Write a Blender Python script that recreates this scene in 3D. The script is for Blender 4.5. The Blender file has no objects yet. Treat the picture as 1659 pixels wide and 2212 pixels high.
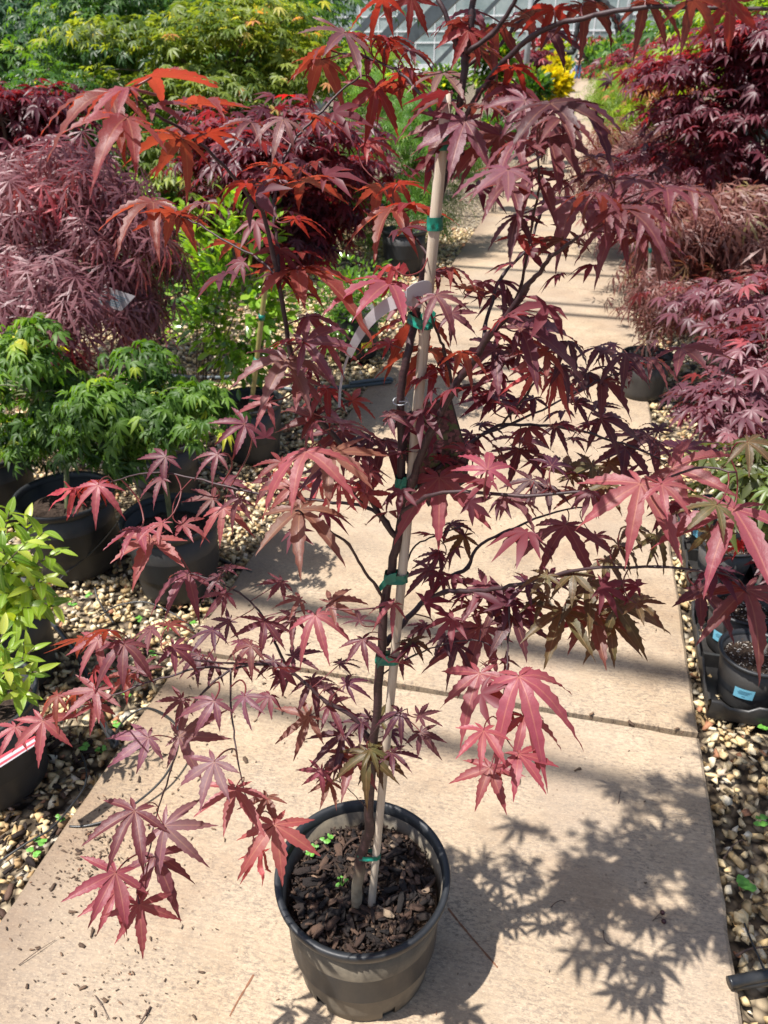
import bpy, bmesh, math, random, zlib
import numpy as np
from mathutils import Vector, Matrix, Quaternion
R = math.radians
random.seed(7)
rng = np.random.default_rng(11)
sc = bpy.context.scene
COL = sc.collection

# ------------------------------------------------------------------ camera, sky, sun, exposure
PITCH, YAW, EYE = R(30.78), R(13.33), 1.56
PW, PH, PF = 1659.0, 2212.0, 1662.0          # photo measure used for reading positions off the picture
cam_d = bpy.data.cameras.new('camera')
cam = bpy.data.objects.new('camera', cam_d)
COL.objects.link(cam)
cam.location = (0, 0, EYE)
cam.rotation_euler = (math.pi/2 - PITCH, 0, YAW)
cam_d.sensor_fit = 'VERTICAL'
cam_d.sensor_height = 36.0
cam_d.lens = PF/PH*36.0
cam_d.clip_start = 0.02
cam_d.clip_end = 500
cam_d.dof.use_dof = True
cam_d.dof.focus_distance = 1.0
cam_d.dof.aperture_fstop = 11.0
sc.camera = cam

SUN_EL = R(66)
SD = Vector((-0.80, -0.60, 0)).normalized()*math.cos(SUN_EL) + Vector((0, 0, math.sin(SUN_EL)))
world = bpy.data.worlds.new('World')
sc.world = world
world.use_nodes = True
wn = world.node_tree
sky = wn.nodes.new('ShaderNodeTexSky')
sky.sky_type = 'NISHITA'
sky.sun_disc = False
sky.sun_elevation = SUN_EL
sky.sun_rotation = math.atan2(SD.x, SD.y)
sky.air_density = 1.0
sky.dust_density = 2.0
bg = wn.nodes['Background']
wn.links.new(sky.outputs[0], bg.inputs[0])
bg.inputs[1].default_value = 0.09
sun_d = bpy.data.lights.new('sun', 'SUN')
sun_d.energy = 5.0
sun_d.angle = R(0.53)
sun_d.color = (1.0, 0.962, 0.91)
sun = bpy.data.objects.new('sun', sun_d)
COL.objects.link(sun)
sun.rotation_euler = SD.to_track_quat('Z', 'Y').to_euler()
sc.view_settings.view_transform = 'Standard'
sc.view_settings.look = 'None'
sc.view_settings.gamma = 1
sc.view_settings.exposure = 0.80
sc.cycles.max_bounces = 6
sc.cycles.diffuse_bounces = 3
sc.cycles.glossy_bounces = 2
sc.cycles.transmission_bounces = 4
sc.cycles.transparent_max_bounces = 12
sc.cycles.use_denoising = True

# ------------------------------------------------------------------ helpers: measuring
FW = Vector((-math.sin(YAW)*math.cos(PITCH), math.cos(YAW)*math.cos(PITCH), -math.sin(PITCH)))
RT = Vector((math.cos(YAW), math.sin(YAW), 0))
UPV = RT.cross(FW)
EYEP = Vector((0, 0, EYE))
HF = Vector((-math.sin(YAW), math.cos(YAW), 0))
def sight(x, y): return RT*((x-PW/2)/PF) - UPV*((y-PH/2)/PF) + FW
def at_z(x, y, z=0.0):
    r = sight(x, y); return EYEP + r*((z-EYE)/r.z)
def at_y(x, y, Y):
    r = sight(x, y); return EYEP + r*(Y/r.y)
TRUNK_F = 0.838                               # how far in front of the eye the little tree stands
def tree_pt(x, y, dz=0.0):
    r = sight(x, y); return EYEP + r*(TRUNK_F/r.dot(HF) + dz)

# ------------------------------------------------------------------ helpers: objects
def tag(o, label=None, cat=None, group=None, kind=None):
    if label: o['label'] = label
    if cat: o['category'] = cat
    if group: o['group'] = group
    if kind: o['kind'] = kind
    return o
def under(o, p):
    o.parent = p                              # parts keep their own place in the world
    o.matrix_parent_inverse = p.matrix_basis.inverted()
def link(name, me, mat=None, parent=None):
    o = bpy.data.objects.new(name, me)
    COL.objects.link(o)
    if mat is not None and len(me.materials) == 0: me.materials.append(mat)
    if parent is not None: under(o, parent)
    return o
def empty(name, loc, label, cat, group=None):
    o = bpy.data.objects.new(name, None)
    o.empty_display_size = 0.05
    COL.objects.link(o)
    o.location = loc
    return tag(o, label, cat, group)
def mesh(name, v, f, smooth=True, attrs=None):
    me = bpy.data.meshes.new(name)
    me.from_pydata([tuple(p) for p in v], [], [tuple(q) for q in f])
    if smooth: me.polygons.foreach_set('use_smooth', [True]*len(me.polygons))
    for k, a in (attrs or {}).items():
        at = me.attributes.new(k, 'FLOAT', 'POINT'); at.data.foreach_set('value', np.asarray(a, dtype=np.float32))
    me.update()
    return me
def tri_mesh(name, V, T, smooth=False, attrs=None):
    me = bpy.data.meshes.new(name)
    nv, nt = len(V), len(T)
    me.vertices.add(nv); me.vertices.foreach_set('co', np.asarray(V, dtype=np.float32).ravel())
    me.loops.add(nt*3); me.loops.foreach_set('vertex_index', np.asarray(T, dtype=np.int32).ravel())
    me.polygons.add(nt)
    me.polygons.foreach_set('loop_start', np.arange(0, nt*3, 3, dtype=np.int32))
    me.polygons.foreach_set('loop_total', np.full(nt, 3, dtype=np.int32))
    if smooth: me.polygons.foreach_set('use_smooth', np.ones(nt, dtype=bool))
    for k, a in (attrs or {}).items():
        at = me.attributes.new(k, 'FLOAT', 'POINT'); at.data.foreach_set('value', np.asarray(a, dtype=np.float32))
    me.update(calc_edges=True)
    me.validate()
    return me
class MB:
    """collects shapes for ONE mesh"""
    def __init__(s): s.v, s.f = [], []
    def box(s, lo, hi):
        n = len(s.v); (a, b, c), (d, e, f) = lo, hi
        s.v += [(a,b,c),(d,b,c),(d,e,c),(a,e,c),(a,b,f),(d,b,f),(d,e,f),(a,e,f)]
        s.f += [tuple(n+i for i in q) for q in ((0,3,2,1),(4,5,6,7),(0,1,5,4),(1,2,6,5),(2,3,7,6),(3,0,4,7))]
        return s
    def tube(s, pts, rad, sides=8, cap=True):
        pts = [Vector(p) for p in pts]; n0 = len(s.v); N = len(pts)
        rad = [rad]*N if isinstance(rad, (int, float)) else list(rad)
        ref = None
        for i, p in enumerate(pts):
            t = (pts[min(i+1, N-1)] - pts[max(i-1, 0)])
            t = t.normalized() if t.length > 1e-9 else Vector((0,0,1))
            if ref is None: ref = t.orthogonal().normalized()
            ref = ref - t*ref.dot(t)
            ref = ref.normalized() if ref.length > 1e-6 else t.orthogonal().normalized()
            b = t.cross(ref)
            for k in range(sides):
                a = 2*math.pi*k/sides
                s.v.append(tuple(p + (ref*math.cos(a) + b*math.sin(a))*rad[i]))
        for i in range(N-1):
            for k in range(sides):
                a, b2 = n0+i*sides+k, n0+i*sides+(k+1) % sides
                s.f.append((a, b2, b2+sides, a+sides))
        if cap:
            s.f.append(tuple(n0+k for k in reversed(range(sides))))
            s.f.append(tuple(n0+(N-1)*sides+k for k in range(sides)))
        return s
    def lathe(s, prof, seg=40, c=(0,0,0), skip=None, wob=0.0):
        n0 = len(s.v)
        for i, (r, z) in enumerate(prof):
            for k in range(seg):
                a = 2*math.pi*k/seg
                w = 1 + wob*math.sin(2*a+1)
                s.v.append((c[0]+r*w*math.cos(a), c[1]+r*w*math.sin(a), c[2]+z))
        for i in range(len(prof)-1):
            for k in range(seg):
                if skip and skip(i, k): continue
                a, b = n0+i*seg+k, n0+i*seg+(k+1) % seg
                s.f.append((a, b, b+seg, a+seg))
        return s
    def disc(s, r, z, seg=40, c=(0,0,0)):
        n0 = len(s.v); s.v.append((c[0], c[1], z+c[2]))
        for k in range(seg):
            a = 2*math.pi*k/seg; s.v.append((c[0]+r*math.cos(a), c[1]+r*math.sin(a), z+c[2]))
        for k in range(seg): s.f.append((n0, n0+1+k, n0+1+(k+1) % seg))
        return s
    def mesh(s, name, smooth=True): return mesh(name, s.v, s.f, smooth)
    def build(s, name, mat, parent=None, smooth=True): return link(name, s.mesh(name, smooth), mat, parent)
def catmull(P, n=4):
    P = [Vector(p) for p in P]; out = []
    for i in range(len(P)-1):
        a, b, c, d = P[max(i-1,0)], P[i], P[i+1], P[min(i+2,len(P)-1)]
        for k in range(n):
            t = k/n
            out.append(0.5*((2*b) + (c-a)*t + (2*a-5*b+4*c-d)*t*t + (3*b-a-3*c+d)*t**3))
    out.append(P[-1])
    return out

# ------------------------------------------------------------------ helpers: materials
def new_mat(name):
    m = bpy.data.materials.new(name); m.use_nodes = True
    nt = m.node_tree; p = nt.nodes['Principled BSDF']
    return m, nt, p
def nd(nt, typ, **kw):
    n = nt.nodes.new(typ)
    for k, v in kw.items(): setattr(n, k, v)
    return n
def ramp(nt, src, stops):
    r = nd(nt, 'ShaderNodeValToRGB')
    while len(r.color_ramp.elements) < len(stops): r.color_ramp.elements.new(0.5)
    for e, (p, c) in zip(r.color_ramp.elements, stops): e.position = p; e.color = (*c, 1)
    if src is not None: nt.links.new(src, r.inputs[0])
    return r.outputs[0]
def noise(nt, vec, scale, detail=4, rough=0.6):
    n = nd(nt, 'ShaderNodeTexNoise'); n.inputs['Scale'].default_value = scale
    n.inputs['Detail'].default_value = detail; n.inputs['Roughness'].default_value = rough
    if vec is not None: nt.links.new(vec, n.inputs['Vector'])
    return n.outputs[0]
def mixc(nt, fac, a, b, mode='MIX'):
    m = nd(nt, 'ShaderNodeMix', data_type='RGBA', blend_type=mode)
    if isinstance(fac, (int, float)): m.inputs[0].default_value = fac
    else: nt.links.new(fac, m.inputs[0])
    for s, i in ((a, 6), (b, 7)):
        if isinstance(s, tuple): m.inputs[i].default_value = (*s, 1)
        else: nt.links.new(s, m.inputs[i])
    return m.outputs[2]
def math_n(nt, op, a, b=None, clamp=False):
    m = nd(nt, 'ShaderNodeMath', operation=op); m.use_clamp = clamp
    for s, i in ((a, 0), (b, 1)):
        if s is None: continue
        if isinstance(s, (int, float)): m.inputs[i].default_value = s
        else: nt.links.new(s, m.inputs[i])
    return m.outputs[0]
def bump(nt, p, h, strength=0.3, dist=0.01):
    b = nd(nt, 'ShaderNodeBump'); b.inputs['Strength'].default_value = strength; b.inputs['Distance'].default_value = dist
    nt.links.new(h, b.inputs['Height']); nt.links.new(b.outputs[0], p.inputs['Normal'])
def objvec(nt): return nd(nt, 'ShaderNodeTexCoord').outputs['Object']
def worldpos(nt): return nd(nt, 'ShaderNodeNewGeometry').outputs['Position']
def scaled(nt, v, s):
    m = nd(nt, 'ShaderNodeMapping'); m.inputs['Scale'].default_value = s; nt.links.new(v, m.inputs['Vector']); return m.outputs[0]
def simple(name, col, rough=0.6, var=0.25, scale=20, bmp=0.15, bdist=0.003, spec=0.5):
    m, nt, p = new_mat(name)
    v = objvec(nt); n = noise(nt, v, scale, 5)
    dk = tuple(c*(1-var) for c in col); lt = tuple(min(1, c*(1+var)) for c in col)
    nt.links.new(ramp(nt, n, [(0.3, dk), (0.7, lt)]), p.inputs['Base Color'])
    p.inputs['Roughness'].default_value = rough; p.inputs['Specular IOR Level'].default_value = spec
    if bmp: bump(nt, p, n, bmp, bdist)
    return m
def foliage_mat(name, stops, trans=0.35, tgain=2.2, ttint=(1.0, 1.0, 0.6), rough=0.5, spec=0.35):
    """leaf stuff: colour by the per-leaf tint, light passes through"""
    m, nt, p = new_mat(name)
    a = nd(nt, 'ShaderNodeAttribute', attribute_name='tint')
    c = ramp(nt, a.outputs['Fac'], stops)
    p.inputs['Roughness'].default_value = rough; p.inputs['Specular IOR Level'].default_value = spec
    nt.links.new(c, p.inputs['Base Color'])
    t = nd(nt, 'ShaderNodeBsdfTranslucent')
    g = mixc(nt, 1.0, c, tuple(tgain*x for x in ttint), 'MULTIPLY')
    nt.links.new(g, t.inputs[0])
    mx = nd(nt, 'ShaderNodeMixShader'); mx.inputs[0].default_value = trans
    nt.links.new(p.outputs[0], mx.inputs[1]); nt.links.new(t.outputs[0], mx.inputs[2])
    nt.links.new(mx.outputs[0], nt.nodes['Material Output'].inputs[0])
    return m

M = {}
# concrete with a broomed finish, stains and fine specks
def concrete():
    m, nt, p = new_mat('broomed_concrete')
    w = worldpos(nt)
    rot = nd(nt, 'ShaderNodeMapping'); rot.inputs['Rotation'].default_value = (0, 0, R(-2)); nt.links.new(w, rot.inputs['Vector'])
    v = rot.outputs[0]
    br = noise(nt, scaled(nt, v, (62, 150, 1)), 1.0, 5, 0.85)
    br2 = noise(nt, scaled(nt, v, (5, 120, 1)), 1.0, 4, 0.65)
    blot = noise(nt, w, 3.6, 7, 0.7)
    big = noise(nt, w, 1.1, 4, 0.6)
    fine = noise(nt, scaled(nt, w, (1, 1.6, 1)), 150, 3, 0.7)
    base = ramp(nt, blot, [(0.30, (0.27, 0.198, 0.128)), (0.48, (0.405, 0.305, 0.202)), (0.68, (0.485, 0.377, 0.262))])
    mask = math_n(nt, 'MULTIPLY', ramp(nt, br, [(0.44, (1,1,1)), (0.53, (0,0,0))]), ramp(nt, noise(nt, w, 7, 5, 0.75), [(0.35, (0.30,0.30,0.30)), (0.6, (1,1,1))]))
    base = mixc(nt, math_n(nt, 'MULTIPLY', mask, 0.85), base, (0.15, 0.118, 0.09))
    base = mixc(nt, math_n(nt, 'MULTIPLY', ramp(nt, br2, [(0.52, (0,0,0)), (0.68, (1,1,1))]), 0.14), base, (0.64, 0.53, 0.40))
    grey = math_n(nt, 'MULTIPLY', ramp(nt, big, [(0.42, (0,0,0)), (0.62, (1,1,1))]), 0.6)
    base = mixc(nt, grey, base, (0.28, 0.225, 0.175))
    base = mixc(nt, math_n(nt, 'MULTIPLY', ramp(nt, fine, [(0.56, (0,0,0)), (0.68, (1,1,1))]), 0.45), base, (0.60, 0.49, 0.35))
    pit = nd(nt, 'ShaderNodeTexVoronoi'); pit.inputs['Scale'].default_value = 34; nt.links.new(w, pit.inputs['Vector'])
    pm = math_n(nt, 'MULTIPLY', ramp(nt, pit.outputs['Distance'], [(0.06, (1,1,1)), (0.13, (0,0,0))]), 0.55)
    base = mixc(nt, pm, base, (0.12, 0.08, 0.055))
    # dirt trodden along the bed side
    sx = nd(nt, 'ShaderNodeSeparateXYZ'); nt.links.new(w, sx.inputs[0])
    d = math_n(nt, 'ADD', math_n(nt, 'MULTIPLY', math_n(nt, 'ADD', sx.outputs[0], 0.98), -5.0), math_n(nt, 'MULTIPLY', blot, 3.2))
    base = mixc(nt, math_n(nt, 'MULTIPLY', math_n(nt, 'SUBTRACT', d, 0.75, True), 0.6), base, (0.15, 0.10, 0.068))
    rs_ = noise(nt, scaled(nt, w, (1.6, 2.6, 1)), 1.0, 6, 0.7)
    base = mixc(nt, math_n(nt, 'MULTIPLY', ramp(nt, rs_, [(0.50, (0,0,0)), (0.60, (1,1,1)), (0.70, (0.2,0.2,0.2))]), 0.28), base, (0.27, 0.175, 0.11))
    ct = noise(nt, scaled(nt, v, (34, 48, 1)), 1.0, 4, 0.8)
    base = mixc(nt, math_n(nt, 'MULTIPLY', ramp(nt, ct, [(0.34, (1,1,1)), (0.45, (0,0,0))]), 0.45), base, (0.20, 0.155, 0.12))
    nt.links.new(base, p.inputs['Base Color'])
    p.inputs['Roughness'].default_value = 0.85; p.inputs['Specular IOR Level'].default_value = 0.25
    hh = math_n(nt, 'ADD', br, math_n(nt, 'MULTIPLY', fine, 0.5))
    bump(nt, p, hh, 0.55, 0.0025)
    return m
M['concrete'] = concrete()
def soil_ground():
    m, nt, p = new_mat('stony_ground')
    w = worldpos(nt)
    vo = nd(nt, 'ShaderNodeTexVoronoi'); vo.inputs['Scale'].default_value = 38; nt.links.new(w, vo.inputs['Vector'])
    c = ramp(nt, vo.outputs['Color'], [(0.1, (0.10, 0.07, 0.045)), (0.45, (0.26, 0.20, 0.13)), (0.75, (0.38, 0.30, 0.19)), (0.95, (0.48, 0.44, 0.37))])
    e = ramp(nt, vo.outputs['Distance'], [(0.35, (1,1,1)), (0.7, (0.12,0.10,0.08))])
    nt.links.new(mixc(nt, 1.0, c, e, 'MULTIPLY'), p.inputs['Base Color'])
    p.inputs['Roughness'].default_value = 0.9
    bump(nt, p, math_n(nt, 'SUBTRACT', 1.0, vo.outputs['Distance']), 0.9, 0.02)
    return m
M['ground'] = soil_ground()
def tinted(name, stops, rough=0.75, bscale=90, bmp=0.4, bdist=0.003, spec=0.3):
    m, nt, p = new_mat(name)
    a = nd(nt, 'ShaderNodeAttribute', attribute_name='tint')
    c = ramp(nt, a.outputs['Fac'], stops)
    n = noise(nt, worldpos(nt), bscale, 4, 0.65)
    c = mixc(nt, 0.5, c, ramp(nt, n, [(0.3, (0.45,0.42,0.38)), (0.65, (1,1,1))]), 'MULTIPLY')
    nt.links.new(c, p.inputs['Base Color']); p.inputs['Roughness'].default_value = rough
    p.inputs['Specular IOR Level'].default_value = spec
    bump(nt, p, n, bmp, bdist)
    return m
STONE = [(0.0, (0.20,0.13,0.075)), (0.18, (0.44,0.29,0.14)), (0.45, (0.64,0.47,0.24)), (0.7, (0.74,0.60,0.37)), (0.9, (0.76,0.68,0.53)), (1.0, (0.42,0.20,0.11))]
M['gravel'] = tinted('gravel_stone', STONE)
BARK = [(0.0, (0.012,0.008,0.007)), (0.45, (0.028,0.017,0.013)), (0.7, (0.075,0.042,0.029)), (0.88, (0.15,0.088,0.058)), (0.96, (0.26,0.17,0.115)), (1.0, (0.42,0.32,0.22))]
M['bark'] = tinted('bark_mulch', BARK, 0.8, 160)
M['litter'] = tinted('path_litter', [(0.0, (0.05,0.03,0.022)), (0.5, (0.11,0.07,0.045)), (0.85, (0.2,0.12,0.075)), (1.0, (0.34,0.15,0.08))], 0.8, 160)
def bark_obj():
    m, nt, p = new_mat('bark_chip')
    oi = nd(nt, 'ShaderNodeObjectInfo')
    c = ramp(nt, oi.outputs['Random'], BARK)
    n = noise(nt, scaled(nt, objvec(nt), (1, 0.25, 1)), 160, 5, 0.7)
    c = mixc(nt, 0.7, c, ramp(nt, n, [(0.3, (0.35,0.33,0.3)), (0.7, (1.15,1.1,1.05))]), 'MULTIPLY')
    nt.links.new(c, p.inputs['Base Color']); p.inputs['Roughness'].default_value = 0.8
    bump(nt, p, n, 0.8, 0.003)
    return m
M['chip'] = bark_obj()
def plastic(name, col, dust=(0.19,0.155,0.115), amount=0.5, rough=0.42):
    m, nt, p = new_mat(name)
    v = objvec(nt)
    n = noise(nt, v, 9, 6, 0.7); n2 = noise(nt, scaled(nt, v, (40, 40, 6)), 1.0, 5, 0.7)
    f = math_n(nt, 'MULTIPLY', ramp(nt, math_n(nt, 'ADD', math_n(nt, 'MULTIPLY', n, 0.7), math_n(nt, 'MULTIPLY', n2, 0.3)), [(0.38, (0,0,0)), (0.62, (1,1,1))]), amount)
    nt.links.new(mixc(nt, f, col, dust), p.inputs['Base Color'])
    nt.links.new(math_n(nt, 'ADD', math_n(nt, 'MULTIPLY', f, 0.5), rough, True), p.inputs['Roughness'])
    bump(nt, p, n2, 0.12, 0.002)
    return m
M['pot'] = plastic('black_nursery_plastic', (0.018,0.018,0.020), (0.075,0.068,0.058), 0.45)
M['pot_dusty'] = plastic('dusty_nursery_plastic', (0.045,0.039,0.032), (0.20,0.165,0.115), 0.9, 0.5)
M['pot_rim'] = plastic('worn_rim_plastic', (0.010,0.011,0.013), (0.040,0.043,0.047), 0.40, 0.38)
M['pot_grey'] = plastic('grey_nursery_plastic', (0.060,0.060,0.062), (0.13,0.115,0.095), 0.45)
M['tray'] = plastic('black_tray_plastic', (0.014,0.014,0.015), (0.07,0.062,0.052), 0.4, 0.33)
M['hose'] = plastic('black_poly_tube', (0.013,0.014,0.016), (0.06,0.058,0.055), 0.35, 0.3)
M['hose_blue'] = plastic('grey_blue_poly_tube', (0.06,0.085,0.10), (0.12,0.13,0.13), 0.4, 0.35)
M['tape'] = simple('green_tie_tape', (0.004,0.155,0.105), 0.35, 0.2, 60, 0.3, 0.002)
M['stake'] = None
def stake_mat():
    m, nt, p = new_mat('weathered_stake_wood')
    v = objvec(nt)
    g = noise(nt, scaled(nt, v, (160, 160, 6)), 1.0, 5, 0.7); b = noise(nt, v, 14, 4)
    c = ramp(nt, g, [(0.3, (0.30,0.23,0.16)), (0.5, (0.50,0.41,0.31)), (0.75, (0.62,0.54,0.45))])
    c = mixc(nt, math_n(nt, 'MULTIPLY', ramp(nt, b, [(0.45, (0,0,0)), (0.7, (1,1,1))]), 0.5), c, (0.42,0.37,0.32))
    nt.links.new(c, p.inputs['Base Color']); p.inputs['Roughness'].default_value = 0.7
    bump(nt, p, g, 0.5, 0.001)
    return m
M['stake'] = stake_mat()
M['bamboo'] = simple('green_bamboo', (0.25,0.21,0.075), 0.45, 0.3, 25, 0.1)
def maple_bark():
    m, nt, p = new_mat('maple_bark')
    v = worldpos(nt)
    n = noise(nt, scaled(nt, v, (50, 50, 220)), 1.0, 4, 0.7); b = noise(nt, v, 30, 3)
    sx = nd(nt, 'ShaderNodeSeparateXYZ'); nt.links.new(v, sx.inputs[0])
    young = ramp(nt, n, [(0.3, (0.020,0.009,0.012)), (0.6, (0.048,0.020,0.022)), (0.8, (0.10,0.05,0.05))])
    old = ramp(nt, b, [(0.3, (0.17,0.13,0.085)), (0.5, (0.34,0.27,0.18)), (0.66, (0.42,0.35,0.24)), (0.72, (0.46,0.38,0.10))])
    f = math_n(nt, 'MULTIPLY', math_n(nt, 'SUBTRACT', 0.36, sx.outputs[2]), 14.0, True)
    nt.links.new(mixc(nt, f, young, old), p.inputs['Base Color'])
    p.inputs['Roughness'].default_value = 0.55; bump(nt, p, n, 0.35, 0.0012)
    return m
M['maple_bark'] = maple_bark()
M['olive_bark'] = simple('olive_bark', (0.105,0.115,0.05), 0.65, 0.35, 40)
M['brown_bark'] = simple('brown_bark', (0.085,0.06,0.042), 0.75, 0.4, 40)
M['soil'] = simple('potting_soil', (0.045,0.030,0.022), 0.9, 0.6, 120, 0.8, 0.01, 0.2)
M['perlite'] = tinted('perlite_potting_mix', [(0.0, (0.05,0.03,0.02)), (0.55, (0.13,0.085,0.055)), (0.7, (0.20,0.14,0.09)), (0.74, (0.62,0.58,0.52)), (1.0, (0.78,0.75,0.70))], 0.8, 150)
M['steel'] = simple('galvanised_steel', (0.36,0.38,0.39), 0.45, 0.15, 8, 0.05)
M['dark_steel'] = simple('dark_grey_beam_paint', (0.075,0.09,0.10), 0.5, 0.2, 5, 0.05)
M['white_frame'] = simple('white_glazing_bar_paint', (0.72,0.74,0.74), 0.5, 0.08, 3, 0.0)
M['black_cloth'] = simple('black_shade_cloth', (0.018,0.019,0.02), 0.8, 0.3, 40, 0.2)

def hero_leaf_mat():
    m, nt, p = new_mat('red_maple_leaf')
    oi = nd(nt, 'ShaderNodeObjectInfo')
    rib = nd(nt, 'ShaderNodeAttribute', attribute_name='rib').outputs['Fac']
    al = nd(nt, 'ShaderNodeAttribute', attribute_name='along').outputs['Fac']
    geo = nd(nt, 'ShaderNodeNewGeometry')
    v = objvec(nt)
    off = nd(nt, 'ShaderNodeVectorMath', operation='ADD')
    nt.links.new(v, off.inputs[0]); nt.links.new(oi.outputs['Random'], off.inputs[1])
    bl = noise(nt, off.outputs[0], 1.7, 3, 0.6); fi = noise(nt, off.outputs[0], 9, 4, 0.7)
    c = oi.outputs['Color']
    c = mixc(nt, ramp(nt, bl, [(0.40, (0,0,0)), (0.75, (0.6,0.6,0.6))]), c, mixc(nt, 1.0, c, (0.82, 1.25, 0.85), 'MULTIPLY'))
    c = mixc(nt, 0.5, c, ramp(nt, fi, [(0.3, (0.84,0.84,0.84)), (0.7, (1.12,1.1,1.1))]), 'MULTIPLY')
    c = mixc(nt, math_n(nt, 'MULTIPLY', al, 0.7), c, mixc(nt, 1.0, c, (1.12, 0.72, 0.82), 'MULTIPLY'))
    # midrib and side veins
    side = math_n(nt, 'FRACT', math_n(nt, 'ADD', math_n(nt, 'MULTIPLY', al, 11.0), math_n(nt, 'MULTIPLY', rib, 2.2)))
    side = ramp(nt, side, [(0.0, (1,1,1)), (0.22, (0.1,0.1,0.1)), (0.5, (0,0,0)), (0.8, (0.1,0.1,0.1)), (1.0, (1,1,1))])
    mid = ramp(nt, rib, [(0.88, (0,0,0)), (0.95, (1,1,1))])
    vein = math_n(nt, 'ADD', math_n(nt, 'MULTIPLY', mid, 0.75), math_n(nt, 'MULTIPLY', side, 0.07), True)
    lc = mixc(nt, 0.5, mixc(nt, 1.0, c, (1.9, 2.2, 1.6), 'MULTIPLY'), (0.30, 0.15, 0.09))
    cv = mixc(nt, vein, c, lc)
    under_c = mixc(nt, 1.0, cv, (1.25, 1.05, 0.85), 'MULTIPLY')
    cc = mixc(nt, geo.outputs['Backfacing'], cv, under_c)
    nt.links.new(cc, p.inputs['Base Color'])
    nt.links.new(ramp(nt, bl, [(0.3, (0.40,0.40,0.40)), (0.7, (0.56,0.56,0.56))]), p.inputs['Roughness'])
    p.inputs['Specular IOR Level'].default_value = 0.45
    b = nd(nt, 'ShaderNodeBump'); b.inputs['Strength'].default_value = 0.12; b.inputs['Distance'].default_value = 0.02
    nt.links.new(math_n(nt, 'SUBTRACT', math_n(nt, 'MULTIPLY', fi, 0.5), math_n(nt, 'MULTIPLY', mid, 0.7)), b.inputs['Height'])
    nt.links.new(b.outputs[0], p.inputs['Normal'])
    t = nd(nt, 'ShaderNodeBsdfTranslucent')
    tc = mixc(nt, 0.62, mixc(nt, 1.0, c, (4.0, 4.0, 2.2), 'MULTIPLY'), (0.62, 0.055, 0.016))
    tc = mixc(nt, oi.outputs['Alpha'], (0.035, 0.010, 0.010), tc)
    tc = mixc(nt, math_n(nt, 'MULTIPLY', vein, 0.5), tc, (0.25, 0.03, 0.012))
    nt.links.new(tc, t.inputs[0])
    mx = nd(nt, 'ShaderNodeMixShader'); mx.inputs[0].default_value = 0.36
    nt.links.new(p.outputs[0], mx.inputs[1]); nt.links.new(t.outputs[0], mx.inputs[2])
    nt.links.new(mx.outputs[0], nt.nodes['Material Output'].inputs[0])
    return m
M['leaf'] = hero_leaf_mat()
M['petiole'] = simple('red_leaf_stalk', (0.13,0.022,0.022), 0.45, 0.3, 30, 0)

# ================================================================== the setting
def sheet(name, x0, x1, y0, y1, z, mat, nx=1, ny=1):
    v = [(x0+(x1-x0)*i/nx, y0+(y1-y0)*j/ny, z) for j in range(ny+1) for i in range(nx+1)]
    f = [(j*(nx+1)+i, j*(nx+1)+i+1, (j+1)*(nx+1)+i+1, (j+1)*(nx+1)+i) for j in range(ny) for i in range(nx)]
    return tag(link(name, mesh(name, v, f, False), mat), kind='structure')
sheet('ground', -250, 250, -60, 400, -0.055, M['ground'])

# concrete path of square slabs
PX0, PX1, SL, J0 = -1.003, 0.483, 1.52, 1.617
path = bpy.data.objects.new('path', None); COL.objects.link(path); tag(path, 'pale broomed concrete path of square slabs between the gravel beds', kind='structure')
def slab_mesh(x0, x1, y0, y1, seed):
    rr = random.Random(seed); b = 0.009; n = 22
    def ring(dx, z):
        pts = []
        for k in range(n): pts.append((x0+dx+(x1-x0-2*dx)*k/n, y0+dx, z))
        for k in range(n): pts.append((x1-dx, y0+dx+(y1-y0-2*dx)*k/n, z))
        for k in range(n): pts.append((x1-dx-(x1-x0-2*dx)*k/n, y1-dx, z))
        for k in range(n): pts.append((x0+dx, y1-dx-(y1-y0-2*dx)*k/n, z))
        return pts
    jit = [(rr.uniform(-.0025,.0025), rr.uniform(-.0025,.0025)) for _ in range(4*n)]
    v = []
    for dx, z in ((0, -.07), (0, -b), (b, 0.0)):
        v += [(p[0]+j[0], p[1]+j[1], p[2]) for p, j in zip(ring(dx, z), jit)]
    m4 = 4*n
    f = [(i*m4+k, i*m4+(k+1) % m4, (i+1)*m4+(k+1) % m4, (i+1)*m4+k) for i in range(2) for k in range(m4)]
    f.append(tuple(2*m4+k for k in range(m4)))
    return mesh('slab', v, f, False)
for i in range(-2, 26):
    y0 = J0 + SL*i
    o = link('slab', slab_mesh(PX0, PX1, y0+0.010, y0+SL-0.010, i), M['concrete'], path)
# the far end of the path is one long pour and opens on a yard
yard = MB().box((-1.003, J0+SL*26+.006, -.07), (0.483, 58, -.002)).box((-6, 58.01, -.07), (5, 74, -.002))
yo = yard.build('far_slab', M['concrete'], path, False)

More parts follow.
